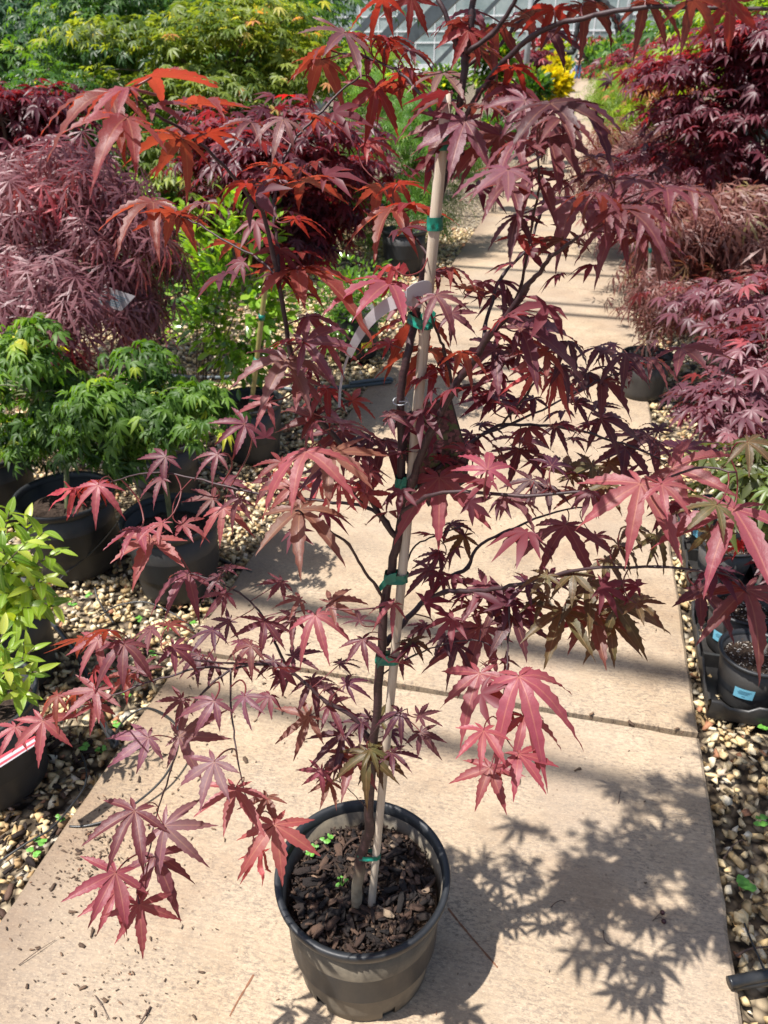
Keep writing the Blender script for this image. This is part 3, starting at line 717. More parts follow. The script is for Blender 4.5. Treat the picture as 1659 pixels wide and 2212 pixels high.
# stalk joint x y, middle tip x y, pose (f open, e level, u seen from below, d hanging), colour
LV = {
'A': '''720 600 310 650 e o;840 575 565 545 e k;990 505 1430 490 u o;1290 680 1560 570 u o;830 770 500 850 e o;1220 830 1030 790 e p;1180 900 935 1035 u o;1350 870 1480 960 u r;1000 1320 680 1440 e o;1140 1390 1010 1630 u o;1320 1330 1190 1310 e p;1620 1190 1430 1230 u r;1530 1590 1370 1659 u o;1640 800 1480 860 e p;1010 700 1250 640 e p;1180 1400 1330 1500 u o''',
'B': '''590 215 350 310 e P;500 330 200 370 u o;440 390 210 470 u o;440 400 400 510 u r;670 230 850 180 u r;800 250 980 215 u r;890 260 970 310 u r;740 380 540 390 e p;795 570 860 880 d r;790 560 640 860 d r;1010 330 1230 350 e p;970 480 1190 410 u r;980 490 1030 650 d p;1050 540 860 560 e p;900 540 760 660 u o;1280 660 960 740 e p;1290 670 1190 590 e p;1380 790 1420 960 f p;1370 780 1050 890 e p;1300 800 1090 1000 f p;1620 880 1510 1140 f p;1600 880 1240 1060 e p;1659 1110 1380 1230 e P;1659 1200 1400 1310 e p;190 780 -10 800 e P;195 770 190 920 u o;380 760 650 740 u o;380 770 560 850 u o;370 750 250 740 e P;140 1080 0 1040 u r;160 1080 430 1060 u o;110 1170 -30 1300 u r;120 1170 140 1310 u r;310 1180 620 1220 u o;300 1170 190 1080 u o;260 1430 440 1370 u r;255 1430 130 1450 u r;740 930 990 940 e r;740 920 620 970 u r;830 1210 600 1240 u o;840 1200 860 1310 u r;940 1200 1150 1170 u r;930 1200 975 1280 u o;900 1360 660 1560 e o;1040 1350 1110 1270 u r;1040 1350 1300 1400 u r;1000 1480 1130 1440 u r;1440 70 1120 80 e p;1350 130 1250 320 u p;1400 200 1350 320 d r;1590 170 1560 290 u p;1030 -20 1010 80 d r;850 -10 780 50 u r;1560 550 1700 590 u p;1460 300 1600 400 u p;1500 690 1659 640 e P;1230 480 1050 640 e P''',
'C': '''130 100 340 160 u d;290 60 210 200 u r;480 40 530 220 u p;560 20 720 130 u d;880 10 1000 105 u p;270 200 560 300 e d;30 430 150 540 u r;0 540 200 545 e p;390 650 690 760 e d;270 660 530 880 e d;240 700 350 850 f p;110 640 0 740 f P;130 760 270 850 f d;260 880 670 1060 e p;265 880 440 1080 f p;240 880 30 970 e p;150 1100 170 1390 f p;140 1100 0 1160 e p;800 1130 600 1100 e d;810 1150 1040 1280 e p;800 1120 960 1140 e d;430 1270 100 1370 e P;430 1280 310 1490 f P;440 1270 700 1280 e p;720 1330 1000 1410 e p;700 1420 520 1560 f p;800 1480 1130 1530 e p;880 1500 1010 1620 f p;1150 1190 1430 1220 e p;60 1380 10 1450 f d;60 1510 150 1600 f r;350 1530 260 1570 u d;1420 -10 1410 60 d r;1180 0 1260 60 u p;620 1120 500 1060 e d;160 100 60 60 u p;1010 1200 1160 1240 e p;330 760 450 850 e p;560 1000 700 960 e d;60 900 -60 960 e p;350 1150 240 1240 f p;560 1230 660 1180 e p;620 1340 520 1420 f p;920 1300 1050 1340 e p''',
'D': '''1080 1325 930 1445 f p;1090 1330 1310 1250 e p;640 1510 600 1690 f k;490 1540 310 1640 d c;640 1480 480 1540 u r;1420 1310 1300 1370 f p;1600 1110 1400 1200 f p;1390 1600 1190 1590 f p;1560 1600 1510 1680 f p;1060 1470 970 1500 e p;1430 1310 1560 1200 e o;1480 1500 1659 1440 e p''',
'E': '''330 580 690 580 f P;210 690 50 950 f P;290 810 160 1000 f P;300 815 290 1010 f P;350 410 680 420 e p;470 590 560 600 f k;95 965 20 980 f k;270 130 480 190 u o;130 90 60 260 u o;280 100 700 160 e o;890 185 560 330 e k;930 110 790 10 f c;940 120 970 230 f k;1200 120 1340 170 e p;1270 90 1470 60 u o;1190 270 1140 430 f p;1195 260 1390 250 e p;1290 390 1440 490 f p;1100 410 750 500 u o;1380 230 1480 180 u o;1580 620 1300 460 f p;1580 630 1560 850 f k;1590 620 1310 810 f k;1620 240 1540 300 f d;1160 620 890 780 u o;1360 640 1410 680 u o;1180 740 1010 770 e r;1180 740 1310 740 e r;890 590 750 560 e r;390 1080 310 940 f p;400 1090 150 1160 f p;560 1110 870 1110 e P;570 1160 770 1290 f p;560 1170 410 1300 f p;510 1300 600 1440 f h;510 1300 770 1310 e k;340 1290 60 1400 e k;345 1300 370 1450 f k;860 1220 1080 1260 e d;860 1230 850 1390 f d;420 1480 390 1620 d c;560 1500 560 1670 d c;700 1520 640 1659 d c;730 1560 850 1550 d c;1210 1460 1215 1850 f k;1525 1410 1585 1205 f k;560 1100 740 1010 e p;880 1060 1060 980 e p;1000 1060 890 1120 e d;180 1360 20 1440 e o;760 1200 640 1260 f d;300 1600 200 1659 f h;620 1250 480 1330 f p;700 1290 800 1400 f p;960 1300 880 1210 e p;1380 1290 1480 1180 f k;760 1420 650 1470 f k;130 1480 40 1540 f p;250 1520 160 1590 f k;480 880 380 930 e r;640 960 740 940 e o;1480 1120 1590 1060 e d;1420 1180 1330 1240 f d;1560 960 1650 920 e d''',
'F': '''30 370 140 170 f d;80 480 330 310 f p;80 490 570 450 e p;250 625 60 720 f k;250 620 490 390 f k;170 750 0 840 d c;320 800 260 900 d c;290 760 420 840 d c;580 600 480 650 e d;610 620 740 600 e d;750 640 700 780 f d;590 800 820 880 e p;590 810 500 900 f d;1110 600 1340 700 e p;1110 600 1000 640 e d;900 670 1150 680 e p;780 720 890 780 e d;430 950 590 860 f d;420 940 250 960 e g;590 1050 880 1100 f d;585 1055 470 1060 e d;900 1180 600 1230 e d;900 1160 720 1140 e d;750 1240 600 1340 f d;755 1240 890 1340 f d;160 920 20 1000 e d;90 1200 230 1040 f d;70 1250 40 1440 f d;280 1350 330 1290 f d;150 1440 80 1500 f d;540 1350 360 1430 f g;400 1420 560 1230 f g;450 1530 220 1500 e h;460 1530 700 1510 e g;1050 1365 1470 1450 f k;845 1465 790 1830 f k;0 1540 300 1560 e P;680 580 560 560 e d;500 760 420 820 f d;960 1130 900 1010 f d;1120 1250 1090 1010 f d;340 720 480 780 e d;620 1480 560 1600 f g;80 640 -60 600 f p;150 600 220 500 f p;380 560 460 640 e d;640 720 760 780 e d;300 1100 380 1180 f d;420 1180 520 1140 e d;640 1330 740 1430 f g;250 1480 130 1560 f d;980 1470 1100 1540 f k;1330 1600 1250 1659 f g;1530 1200 1640 1260 f g;560 980 660 940 e d''',
'G': '''1460 0 1440 190 f k;910 140 740 260 e k;1060 100 940 170 e k;990 200 830 380 f k;1000 210 1020 330 d h;1190 110 1350 140 e k;1225 435 1030 540 f p;1230 440 1110 590 f p;1430 460 1340 460 e d;1480 400 1600 340 e p;1470 560 1370 640 f p;1500 740 1440 770 f d;640 860 480 1050 f k;540 850 380 1040 u o;700 800 550 830 u o;810 890 890 1040 f p;805 890 700 1060 f p;990 790 830 800 e p;985 800 930 920 f p;1130 910 1170 1080 f p;1130 905 1300 890 e p;640 1040 550 1130 f c;650 1050 660 1170 f c;840 1090 700 1200 e o;900 1060 1010 940 e p;630 1190 410 1380 f k;640 1180 770 1140 e k;605 1290 720 1420 d k;380 1230 220 1330 e o;500 1210 400 1330 u o;280 1390 130 1640 f k;290 1390 370 1600 f k;100 1430 0 1600 f k;1400 1260 1490 1440 f P;1400 1260 1230 1280 e P;1190 1250 1090 1320 f p;970 1500 750 1659 f P;970 1500 1040 1400 e P;1170 1490 1210 1650 f P;1180 1485 1460 1530 e P;1180 1480 1480 1330 e P;1600 1230 1560 1420 f P;1400 1010 1270 1060 f d;1560 1010 1690 1020 e p;1640 900 1560 960 f p;1300 960 1200 1030 e d;1100 770 1220 700 e o;1390 800 1300 870 e d;1560 880 1659 820 e p''',
'H': '''300 600 180 610 e h;305 600 440 640 e k;500 620 710 500 e h;505 625 730 640 e h;260 720 120 830 f p;400 700 340 910 f k;405 700 550 840 f k;70 740 20 960 f p;690 740 540 720 e d;700 740 800 650 f d;710 860 690 1000 f p;705 850 550 900 e p;720 850 860 930 f p;910 625 810 690 e k;250 970 470 920 e d;130 1000 60 1070 f d;380 1120 600 1130 e d;380 1120 290 1210 f d;230 1090 130 1150 f d;600 1150 700 1100 e d;490 1290 640 1400 f p;490 1285 720 1250 e p;360 1360 310 1620 f h;360 1360 230 1310 e h;370 1365 450 1310 e g;750 1360 660 1420 f d;580 1480 350 1570 f d;575 1490 430 1640 f d;880 1470 1040 1400 e d;1090 1465 1240 1540 f d;1090 1465 1090 1590 f d;1080 1360 1200 1330 e d;760 1580 940 1640 e g;760 1560 640 1659 f d;1150 400 970 490 f d;1155 400 1090 520 f d;1210 320 1100 330 e d;1370 180 1330 340 f g;1365 180 1230 270 f d;1520 520 1260 660 f p;1515 520 1260 490 e p;1030 860 1000 990 f g;1040 860 1150 900 e g;1120 770 1000 800 e d;1120 780 1300 770 e d;1480 780 1200 1070 f p;1480 780 1570 970 f p;1330 900 1240 1060 f d;1475 1080 1370 1430 f k;1500 1455 1480 1680 f k;960 1340 850 1420 f d;300 10 110 280 f h;310 10 350 230 f h;1290 100 1380 180 e d;1420 640 1350 760 f p;1250 840 1180 930 f d;950 950 880 1040 f d;1560 660 1630 780 f p;180 480 80 560 f p;560 1020 640 960 e d;700 1400 610 1460 f d;820 1380 920 1330 f g;460 1180 560 1120 e d''',
'I': '''370 110 260 600 f p;360 110 0 340 f p;505 475 770 540 e g;500 475 440 540 f g;345 660 270 950 f g;525 640 640 950 f h;690 630 960 830 f g;690 620 950 580 e g;650 720 700 960 f g;945 175 1080 350 d g;1290 150 1270 310 d g;1225 520 1190 830 f d;1230 510 1540 380 e d;1520 520 1640 870 f p;1440 5 1630 380 f k;1430 0 1220 40 f k;30 690 210 860 f d;30 690 40 910 f d;70 1075 60 1440 f k;80 1075 270 1290 f k;100 1330 300 1570 f k;70 1570 340 1580 e k;60 1570 50 1740 f k;230 560 100 600 e g;420 420 400 520 f g;820 610 930 660 e g;180 200 80 300 f p;560 180 660 260 f p;700 240 820 300 e g;250 430 150 520 f g;620 330 720 400 e g;780 120 900 180 f g;120 480 40 560 f d''',
'J': '''880 320 670 640 f p;1075 415 1330 735 f P;1010 620 1110 890 f p;755 725 580 1060 f k;755 850 640 1110 f k;910 930 970 1220 f k;1400 0 1250 260 f P;1535 175 1420 440 f k''',
'K': '''85 230 0 390 f h;135 410 180 750 f k;20 580 100 780 f c;440 60 320 170 f k;490 130 430 260 f h;640 -40 590 210 f h;740 -60 700 200 f g;800 -80 830 160 f g;900 -60 1040 60 e d;560 -30 470 100 f d;1540 40 1450 280 f k;1590 30 1640 230 f k'''}
FRONT = {'J': -.03, 'K': -.02}
allbr = [(Vector(p), dz0+(dz1-dz0)*i/max(1, len(b)-1)) for b, dz0, dz1 in BR for i, p in enumerate(b)]
BP = np.array([p[:] for p, _ in allbr]); BD = np.array([d for _, d in allbr])
bq = BP - np.array(EYEP[:]); bz = bq @ np.array(FW[:])
bpx = np.stack([PW/2 + PF*(bq @ np.array(RT[:]))/bz, PH/2 - PF*(bq @ np.array(UPV[:]))/bz], 1)
lc = 0
def hvec(s=1.0): return Vector((random.gauss(0,s), random.gauss(0,s), random.gauss(0,s)))
for tk, txt in LV.items():
    x0, y0, s = TILES[tk]
    rows_ = []
    for row in txt.replace('\n', '').split(';'):
        a = row.split()
        if len(a) != 6: continue
        a = [float(t) for t in a[:4]] + a[4:]
        for q in rows_:                       # two tips read off one leaf: aim between them
            if abs(q[0]-a[0]) < 16 and abs(q[1]-a[1]) < 16:
                l1, l2 = math.hypot(q[2]-q[0], q[3]-q[1]), math.hypot(a[2]-a[0], a[3]-a[1])
                ux = (q[2]-q[0])/l1+(a[2]-a[0])/l2; uy = (q[3]-q[1])/l1+(a[3]-a[1])/l2; L_ = math.hypot(ux, uy)
                if L_ > .8: q[2], q[3] = q[0]+ux/L_*max(l1, l2), q[1]+uy/L_*max(l1, l2)
                break
        else: rows_.append(a)
    for a in rows_:
        (bx, by), (tx, ty) = px(x0, y0, s, [(float(a[0]), float(a[1])), (float(a[2]), float(a[3]))])
        pose, cl = a[4], a[5]
        dist = np.hypot(bpx[:,0]-bx, bpx[:,1]-by); k = int(np.argmin(dist)); near = dist[k]
        dz = BD[k] + {'k': -.035, 'c': -.03, 'd': .03, 'P': -.03}.get(cl, 0) + FRONT.get(tk, 0) + random.gauss(0,.028)
        base = tree_pt(bx, by, dz)
        toc = (EYEP-base).normalized(); U = Vector((0,0,1)); ch = Vector((toc.x, toc.y, 0)).normalized()
        if pose == 'f': nrm = toc*.40 + U*.78 + hvec(.17)
        elif pose == 'e': nrm = U*.98 + toc*.08 + hvec(.14)
        elif pose == 'u': nrm = U*.95 - ch*.32 + hvec(.16)
        else: nrm = toc*.9 + U*.25 + hvec(.25)
        nrm.normalize(); nc = nrm.dot(toc)
        if pose in 'fed' and nc < .16: nrm = (nrm + toc*(.2-nc)).normalized()
        if pose == 'u' and nc > -.14: nrm = (nrm - toc*(nc+.2)).normalized()
        ddx, ddy = tx-bx, -(ty-by); Lp = math.hypot(ddx, ddy)
        view = (base-EYEP).normalized(); r_ = RT; u_ = UPV
        pa = (r_*ddx + u_*ddy)/Lp
        c = -pa.dot(nrm)/view.dot(nrm); c = max(-1.6, min(1.6, c))
        ax = (pa + view*c); ln = ax.length; ax.normalize()
        depth = (base-EYEP).dot(FW)
        size = Lp*depth/PF*min(ln, 1.35)
        big = cl == 'k' and tk in 'EFI' and 930 < by < 1260
        if big: base = tree_pt(bx, by, dz-.02); depth = (base-EYEP).dot(FW); size *= 1.04
        size = max(.038, min(.098 if big else .086, size*{'f': 1.04, 'e': .98, 'u': .92, 'd': 1.0}[pose]))
        nrm = (nrm - ax*nrm.dot(ax)).normalized(); sd = ax.cross(nrm)
        mat = Matrix((sd.to_4d(), ax.to_4d(), nrm.to_4d(), Vector((0,0,0,1)))).transposed()
        mat = Matrix(((sd.x, ax.x, nrm.x), (sd.y, ax.y, nrm.y), (sd.z, ax.z, nrm.z)))
        me = random.choice(CURL) if cl == 'c' else random.choice(LEAF)
        o = bpy.data.objects.new('leaf', me); COL.objects.link(o)
        o.matrix_basis = Matrix.Translation(base) @ mat.to_4x4() @ Matrix.Diagonal((size*random.uniform(.9,1.1), size, size*random.uniform(.8,1.2), 1))
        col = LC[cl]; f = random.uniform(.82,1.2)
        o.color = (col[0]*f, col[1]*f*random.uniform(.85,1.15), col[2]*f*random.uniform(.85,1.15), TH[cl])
        under(o, tree)
        # stalk to the nearest twig, leaving the leaf backwards
        d3 = np.linalg.norm(BP - np.array(base[:]), axis=1); cand = int(np.argmin(d3 + .0004*dist))
        q = Vector(BP[cand]); dd = (q-base).length
        mid = base - ax*min(.030, dd*.45) + (q-base)*.25 + Vector((0,0,-.004))
        pts = [base, base*.45+mid*.45+q*.10 if False else (base*.5+mid*.5), mid*.6+q*.4, q]
        rr = .00085 if dd < .07 else .0012
        MB().tube(catmull(pts, 3), rr, 5, False).build('petiole', M['petiole'], o)
        lc += 1
print('maple leaves', lc)

# the tree goes on above the picture: its top twigs and leaves
top_c = []
for _ in range(26):
    c_ = tree_pt(1030, -10) + Vector((random.uniform(-.10,.42), random.uniform(-.22,.30), random.uniform(.08,.42)))
    top_c.append(c_)
tm_ = MB()
for c_ in top_c:
    b_ = tree_pt(random.choice((1025, 935, 1118)), -50); tm_.tube(catmull([b_, b_.lerp(c_, .5)+Vector((0,0,.06)), c_], 4), .0016, 5, False)
tm_.build('top_twigs', M['maple_bark'], tree)
# stake, ties, tags ------------------------------------------------
st0, st1 = tree_pt(801, 1968), tree_pt(966, 196)
sdir = (st1-st0).normalized(); st0 = st0 - sdir*.06
sk = empty('bamboo_stake', st0, 'weathered tan wooden stake standing beside the maple trunk in the large pot', 'stake')
pts = [st0+(st1-st0)*t for t in np.linspace(0,1,26)]
rad = [(.0072-.0014*i/25)*(1+.035*math.sin(i*1.7)) for i in range(26)]
MB().tube(pts, rad, 14).build('pole', M['stake'], sk)
def along(y): 
    t = (1968-y)/(1968-196.0); r = sight(801+165*t, y)
    P0, P1 = st0, st1; best = min((P0+(P1-P0)*u for u in np.linspace(0,1,400)), key=lambda p: abs((PH/2-PF*((p-EYEP).dot(UPV))/((p-EYEP).dot(FW)))-y))
    return best
def trunk_at(p): return min(trunk_c, key=lambda q: abs(q.z-p.z))
def tie(y, label, hgt=.020, tail=None, both=True):
    p = along(y); q = trunk_at(p) if both else p
    e = empty('plant_tie', p, label, 'plant tie')
    # a band of tape wound round stake and trunk
    mb = MB(); c = (p+q)/2; d = Vector((q.x-p.x, q.y-p.y, 0)); L = d.length; d = d.normalized() if L > 1e-4 else Vector((1,0,0)); n = Vector((-d.y, d.x, 0))
    N = 28; rows = 4; n0 = 0
    for j in range(rows+1):
        zz = -hgt/2 + hgt*j/rows; cc = c + sdir*zz + Vector((0,0,.0015*math.sin(j*2.1)))
        for k in range(N):
            a = 2*math.pi*k/N; r = .0083 + .0007*math.sin(5*a+j*1.3)
            off = d*(math.copysign(L/2, math.cos(a)) if both and abs(math.cos(a)) > .05 else 0) + (d*math.cos(a)+n*math.sin(a))*r
            mb.v.append(tuple(cc+off))
    for j in range(rows):
        for k in range(N):
            a, b = j*N+k, j*N+(k+1) % N; mb.f.append((a, b, b+N, a+N))
    mb.build('band', M['tape'], e)
    if tail:
        tx, ty, w = tail; a = c + (toward(c))*.012; b = tree_pt(tx, ty, -.012)
        dn = sdir*w; mm = (a+b)/2 + Vector((0,0,.006))
        ribbon([a, mm, b], dn, 'tail', M['tape'], e)
    return e
def toward(p): return (EYEP-p).normalized()
def ribbon(pts, half, name, mat, parent, thick=.0006):
    C = catmull(pts, 5); v, f = [], []
    hs = half if isinstance(half, list) else [half]*len(C)
    if len(hs) != len(C):
        hs = [hs[min(len(hs)-1, int(i*len(hs)/len(C)))] for i in range(len(C))]
    for i, p in enumerate(C):
        t = (C[min(i+1,len(C)-1)]-C[max(i-1,0)]).normalized(); n = t.cross(hs[i])
        n = n.normalized()*thick if n.length > 1e-9 else Vector((0,0,thick))
        v += [tuple(p-hs[i]-n), tuple(p+hs[i]-n), tuple(p+hs[i]+n), tuple(p-hs[i]+n)]
    for i in range(len(C)-1):
        for k in range(4):
            a, b = i*4+k, i*4+(k+1) % 4; f.append((a, b, b+4, a+4))
    f += [(3,2,1,0), tuple(len(v)-4+k for k in range(4))]
    return link(name, mesh(name, v, f, False), mat, parent)
tie(1848, 'green tape tie round stake and trunk just above the mulch', .010)
tie(1428, 'green tape tie below the fork of the thick lower branch', .013, (815,1440,.004))
tie(1246, 'green tape tie with a loose tail left of the trunk at mid height', .013, (818,1275,.007))
tie(700, 'green tape tie behind the leaves beside the white strap', .010, (940,690,.007))
tie(484, 'green tape wound round the upper stake, second from its top', .012, None, False)
tie(305, 'green tape wound round the stake near its top under drooping leaves', .013, None, False)
tie(1040, 'green tape tie hidden behind the big pink leaves', .012, (862,1062,.006))

# white strap tag looped on the stake
def white_plastic():
    m, nt, p = new_mat('white_tag_plastic'); p.inputs['Base Color'].default_value = (.50,.47,.49,1); p.inputs['Roughness'].default_value = .45
    t = nd(nt, 'ShaderNodeBsdfTranslucent'); t.inputs[0].default_value = (.75,.72,.72,1)
    mx = nd(nt, 'ShaderNodeMixShader'); mx.inputs[0].default_value = .3
    nt.links.new(p.outputs[0], mx.inputs[1]); nt.links.new(t.outputs[0], mx.inputs[2]); nt.links.new(mx.outputs[0], nt.nodes['Material Output'].inputs[0])
    return m
M['white_tag'] = white_plastic()
tg = empty('strap_tag', along(640), 'white plastic strap tag looped round the stake and arching down to the left', 'plant tag')
def tz(x, y, dz): return tree_pt(x, y, dz)
S = [tz(912,648,-.015), tz(880,645,-.045), tz(840,658,-.05), tz(800,690,-.05), tz(772,730,-.045), tz(752,770,-.04)]
C = catmull(S, 5)
hs = []
for i in range(len(C)):
    t = i/(len(C)-1); nrm = (C[min(i+1,len(C)-1)]-C[max(i-1,0)]).normalized().cross(toward(C[i])).normalized()
    hs.append(nrm*(.0085*(1-t)+.0038*t))
ribbon(S, hs, 'strap', M['white_tag'], tg, .0004)
S2 = [tz(752,770,-.04), tz(742,800,-.035), tz(735,840,-.03), tz(733,880,-.03)]
ribbon(S2, Vector((.0014,0,0)), 'strap_end', M['white_tag'], tg, .0004)
S3 = [tz(878,640,-.048), tz(895,628,-.04), tz(925,622,-.022), tz(935,645,.01), tz(925,668,.02)]
ribbon(S3, Vector((0,0,.0075)), 'loop', M['white_tag'], tg, .0004)
# picture card hanging behind the stake
def picture_card():
    m, nt, p = new_mat('printed_leaf_picture')
    v = objvec(nt)
    vo = nd(nt, 'ShaderNodeTexVoronoi'); vo.inputs['Scale'].default_value = 260; nt.links.new(v, vo.inputs['Vector'])
    v2 = nd(nt, 'ShaderNodeTexVoronoi'); v2.inputs['Scale'].default_value = 190; nt.links.new(v, v2.inputs['Vector'])
    c = ramp(nt, vo.outputs['Color'], [(0.2, (.018,.008,.012)), (0.5, (.09,.025,.035)), (0.8, (.18,.06,.075))])
    g = math_n(nt, 'MULTIPLY', ramp(nt, v2.outputs['Color'], [(0.72, (0,0,0)), (0.8, (1,1,1))]), .6)
    nt.links.new(mixc(nt, g, c, (.06,.14,.03)), p.inputs['Base Color']); p.inputs['Roughness'].default_value = .3
    return m
M['picture'] = picture_card(); M['card_edge'] = simple('card_edge', (.03,.02,.025), .4, .1)
cd = empty('picture_tag', tree_pt(930,960,.03), 'dark hanging card printed with a red maple picture, behind the stake', 'plant tag')
cor = [(872,925),(872,900),(905,872),(975,858),(988,905),(1012,985),(1010,1040),(925,1095),(880,1010)]
cc = [tree_pt(x, y, .035+.00006*(x-880)) for x, y in cor]
dn = (cc[2]-cc[0]).cross(cc[5]-cc[0]).normalized()
if dn.dot(EYEP-cc[0]) < 0: dn = -dn
nC = len(cc)
back = [p - dn*.0009 for p in cc]
link('card', mesh('card', cc+back, [tuple(range(nC)) if True else 0, tuple(reversed(range(nC, 2*nC)))] + [(i, i+nC, (i+1) % nC+nC, (i+1) % nC) for i in range(nC)], False), M['card_edge'], cd)
ce = sum(cc, Vector())/nC
inn = [ce + (p-ce)*.94 + dn*.0006 for p in cc]
link('picture', mesh('picture', inn, [tuple(range(nC))], False), M['picture'], cd)
wp = catmull([tree_pt(862,868,-.012), tree_pt(880,868,-.010), tree_pt(886,880,-.004), tree_pt(896,892,.02), tree_pt(906,880,.034)], 5)
MB().tube(wp, .0009, 6).build('wire', M['steel'], cd)
wv = []
tq = trunk_at(tree_pt(866,868,0))
MB().tube([tq + Vector((math.cos(a)*.0085, math.sin(a)*.0085, .002*math.sin(a))) for a in np.linspace(0,6.28,18)], .0008, 6).build('wire_loop', M['steel'], cd)
# ================================================================== plants standing round about
def tmpl_maple(lob=5, W=.15, fold=.35, droop=.25, curl=0.0, sinus=.24):
    if lob == 7: LB = [(-112,.42),(-74,.74),(-37,.95),(0,1.0),(37,.95),(74,.74),(112,.42)]
    else: LB = [(-92,.55),(-46,.88),(0,1.0),(46,.88),(92,.55)]
    V, T = [(0,0,0)], []
    sn = []
    for i in range(len(LB)+1):
        a = LB[0][0]-35 if i == 0 else (LB[-1][0]+35 if i == len(LB) else (LB[i-1][0]+LB[i][0])/2)
        s = .08 if i in (0, len(LB)) else sinus
        V.append((s*math.sin(R(a)), s*math.cos(R(a)), .02)); sn.append(len(V)-1)
    for i, (a, L) in enumerate(LB):
        x, y = math.sin(R(a)), math.cos(R(a)); p, q = y, -x
        m = len(V)
        V += [(x*L*.5, y*L*.5, -droop*.25*L), (x*L*.52-p*W*L, y*L*.52-q*W*L, -droop*.25*L+fold*W), (x*L*.52+p*W*L, y*L*.52+q*W*L, -droop*.25*L+fold*W), (x*L, y*L, -droop*L-curl*L)]
        T += [(0,m,m+1),(0,m+1,sn[i]),(0,m+2,m),(0,sn[i+1],m+2),(m,m+3,m+1),(m,m+2,m+3)]
    return np.array(V), np.array(T)
def tmpl_lace(lob=7, W=.035, droop=.5, fine=False):
    V, T = [], []
    for i in range(lob):
        a = R(-105+210*i/(lob-1)); L = .62+.38*math.cos(a*.85)
        x, y = math.sin(a), math.cos(a); p, q = y, -x
        def pt(t, s): return (x*L*t+p*s, y*L*t+q*s, -droop*(L*t)**2)
        m = len(V)
        V += [pt(0,0), pt(.5,-W), pt(.5,W), pt(1,0)]
        T += [(m,m+2,m+1),(m+1,m+2,m+3)]
        for t, s in ((.42,1),(.55,-1),(.68,1)) if not fine else ((.4,1),(.5,-1),(.65,1),(.75,-1)):
            m = len(V); w = .16*L*(1.15-t)
            V += [pt(t-.07,0), pt(t+.06,0), (x*L*(t+.14)+p*w*s, y*L*(t+.14)+q*w*s, -droop*(L*(t+.14))**2)]
            T += [(m,m+1,m+2)]
    return np.array(V), np.array(T)
def tmpl_oval(W=.24, fold=.25, droop=.2):
    V = [(0,0,0)]; T = []
    prof = [(.25,.72),(.55,1.0),(.8,.66)]
    for t, w in prof:
        z = -droop*t*t
        V += [(-W*w, t, z+fold*W*w), (0, t, z), (W*w, t, z+fold*W*w)]
    V.append((0,1,-droop))
    T += [(0,2,1),(0,3,2)]
    for i in range(2):
        a = 1+i*3; T += [(a,a+1,a+4),(a,a+4,a+3),(a+1,a+2,a+5),(a+1,a+5,a+4)]
    T += [(7,8,10),(8,9,10)]
    return np.array(V), np.array(T)
KIND = {
 'maple': [tmpl_maple(7,.115,.4,.3), tmpl_maple(7,.125,.2,.45), tmpl_maple(5,.13,.5,.2)],
 'small': [tmpl_maple(5,.14,.4,.3), tmpl_maple(5,.12,.2,.5)],
 'curly': [tmpl_maple(5,.17,1.0,.2,.3), tmpl_maple(5,.16,-.6,.5,.2), tmpl_maple(7,.15,.9,.4,.3)],
 'lace': [tmpl_lace(7,.048,.55), tmpl_lace(7,.042,.8), tmpl_lace(5,.052,.4)],
 'fine': [tmpl_lace(7,.028,.4,True), tmpl_lace(7,.024,.6,True)],
 'oval': [tmpl_oval(.24,.25,.2), tmpl_oval(.20,.4,.35), tmpl_oval(.27,.1,.05)],
 'round': [tmpl_oval(.42,.2,.1)]}
def norm(a): return a/np.maximum(np.linalg.norm(a, axis=-1, keepdims=True), 1e-9)
def leaf_mass(name, pos, dr, nr, size, tint, kind, mat, parent=None, flat=.2):
    tm = KIND[kind]; V, T, A = [], [], []; n0 = 0
    nr = norm(nr - dr*np.sum(nr*dr, 1, keepdims=True)); sd = np.cross(dr, nr)
    pick = rng.integers(0, len(tm), len(pos))
    for k, (tv, tt) in enumerate(tm):
        i = np.where(pick == k)[0]
        if len(i) == 0: continue
        w = pos[i][:,None] + size[i][:,None,None]*(tv[None,:,0:1]*sd[i][:,None] + tv[None,:,1:2]*dr[i][:,None] + tv[None,:,2:3]*nr[i][:,None])
        V.append(w.reshape(-1,3)); nv = len(tv)
        T.append((tt[None] + (np.arange(len(i))*nv)[:,None,None] + n0).reshape(-1,3)); n0 += len(i)*nv
        A.append(np.repeat(tint[i], nv))
    return link(name, tri_mesh(name, np.concatenate(V), np.concatenate(T), False, {'tint': np.concatenate(A)}), mat, parent)
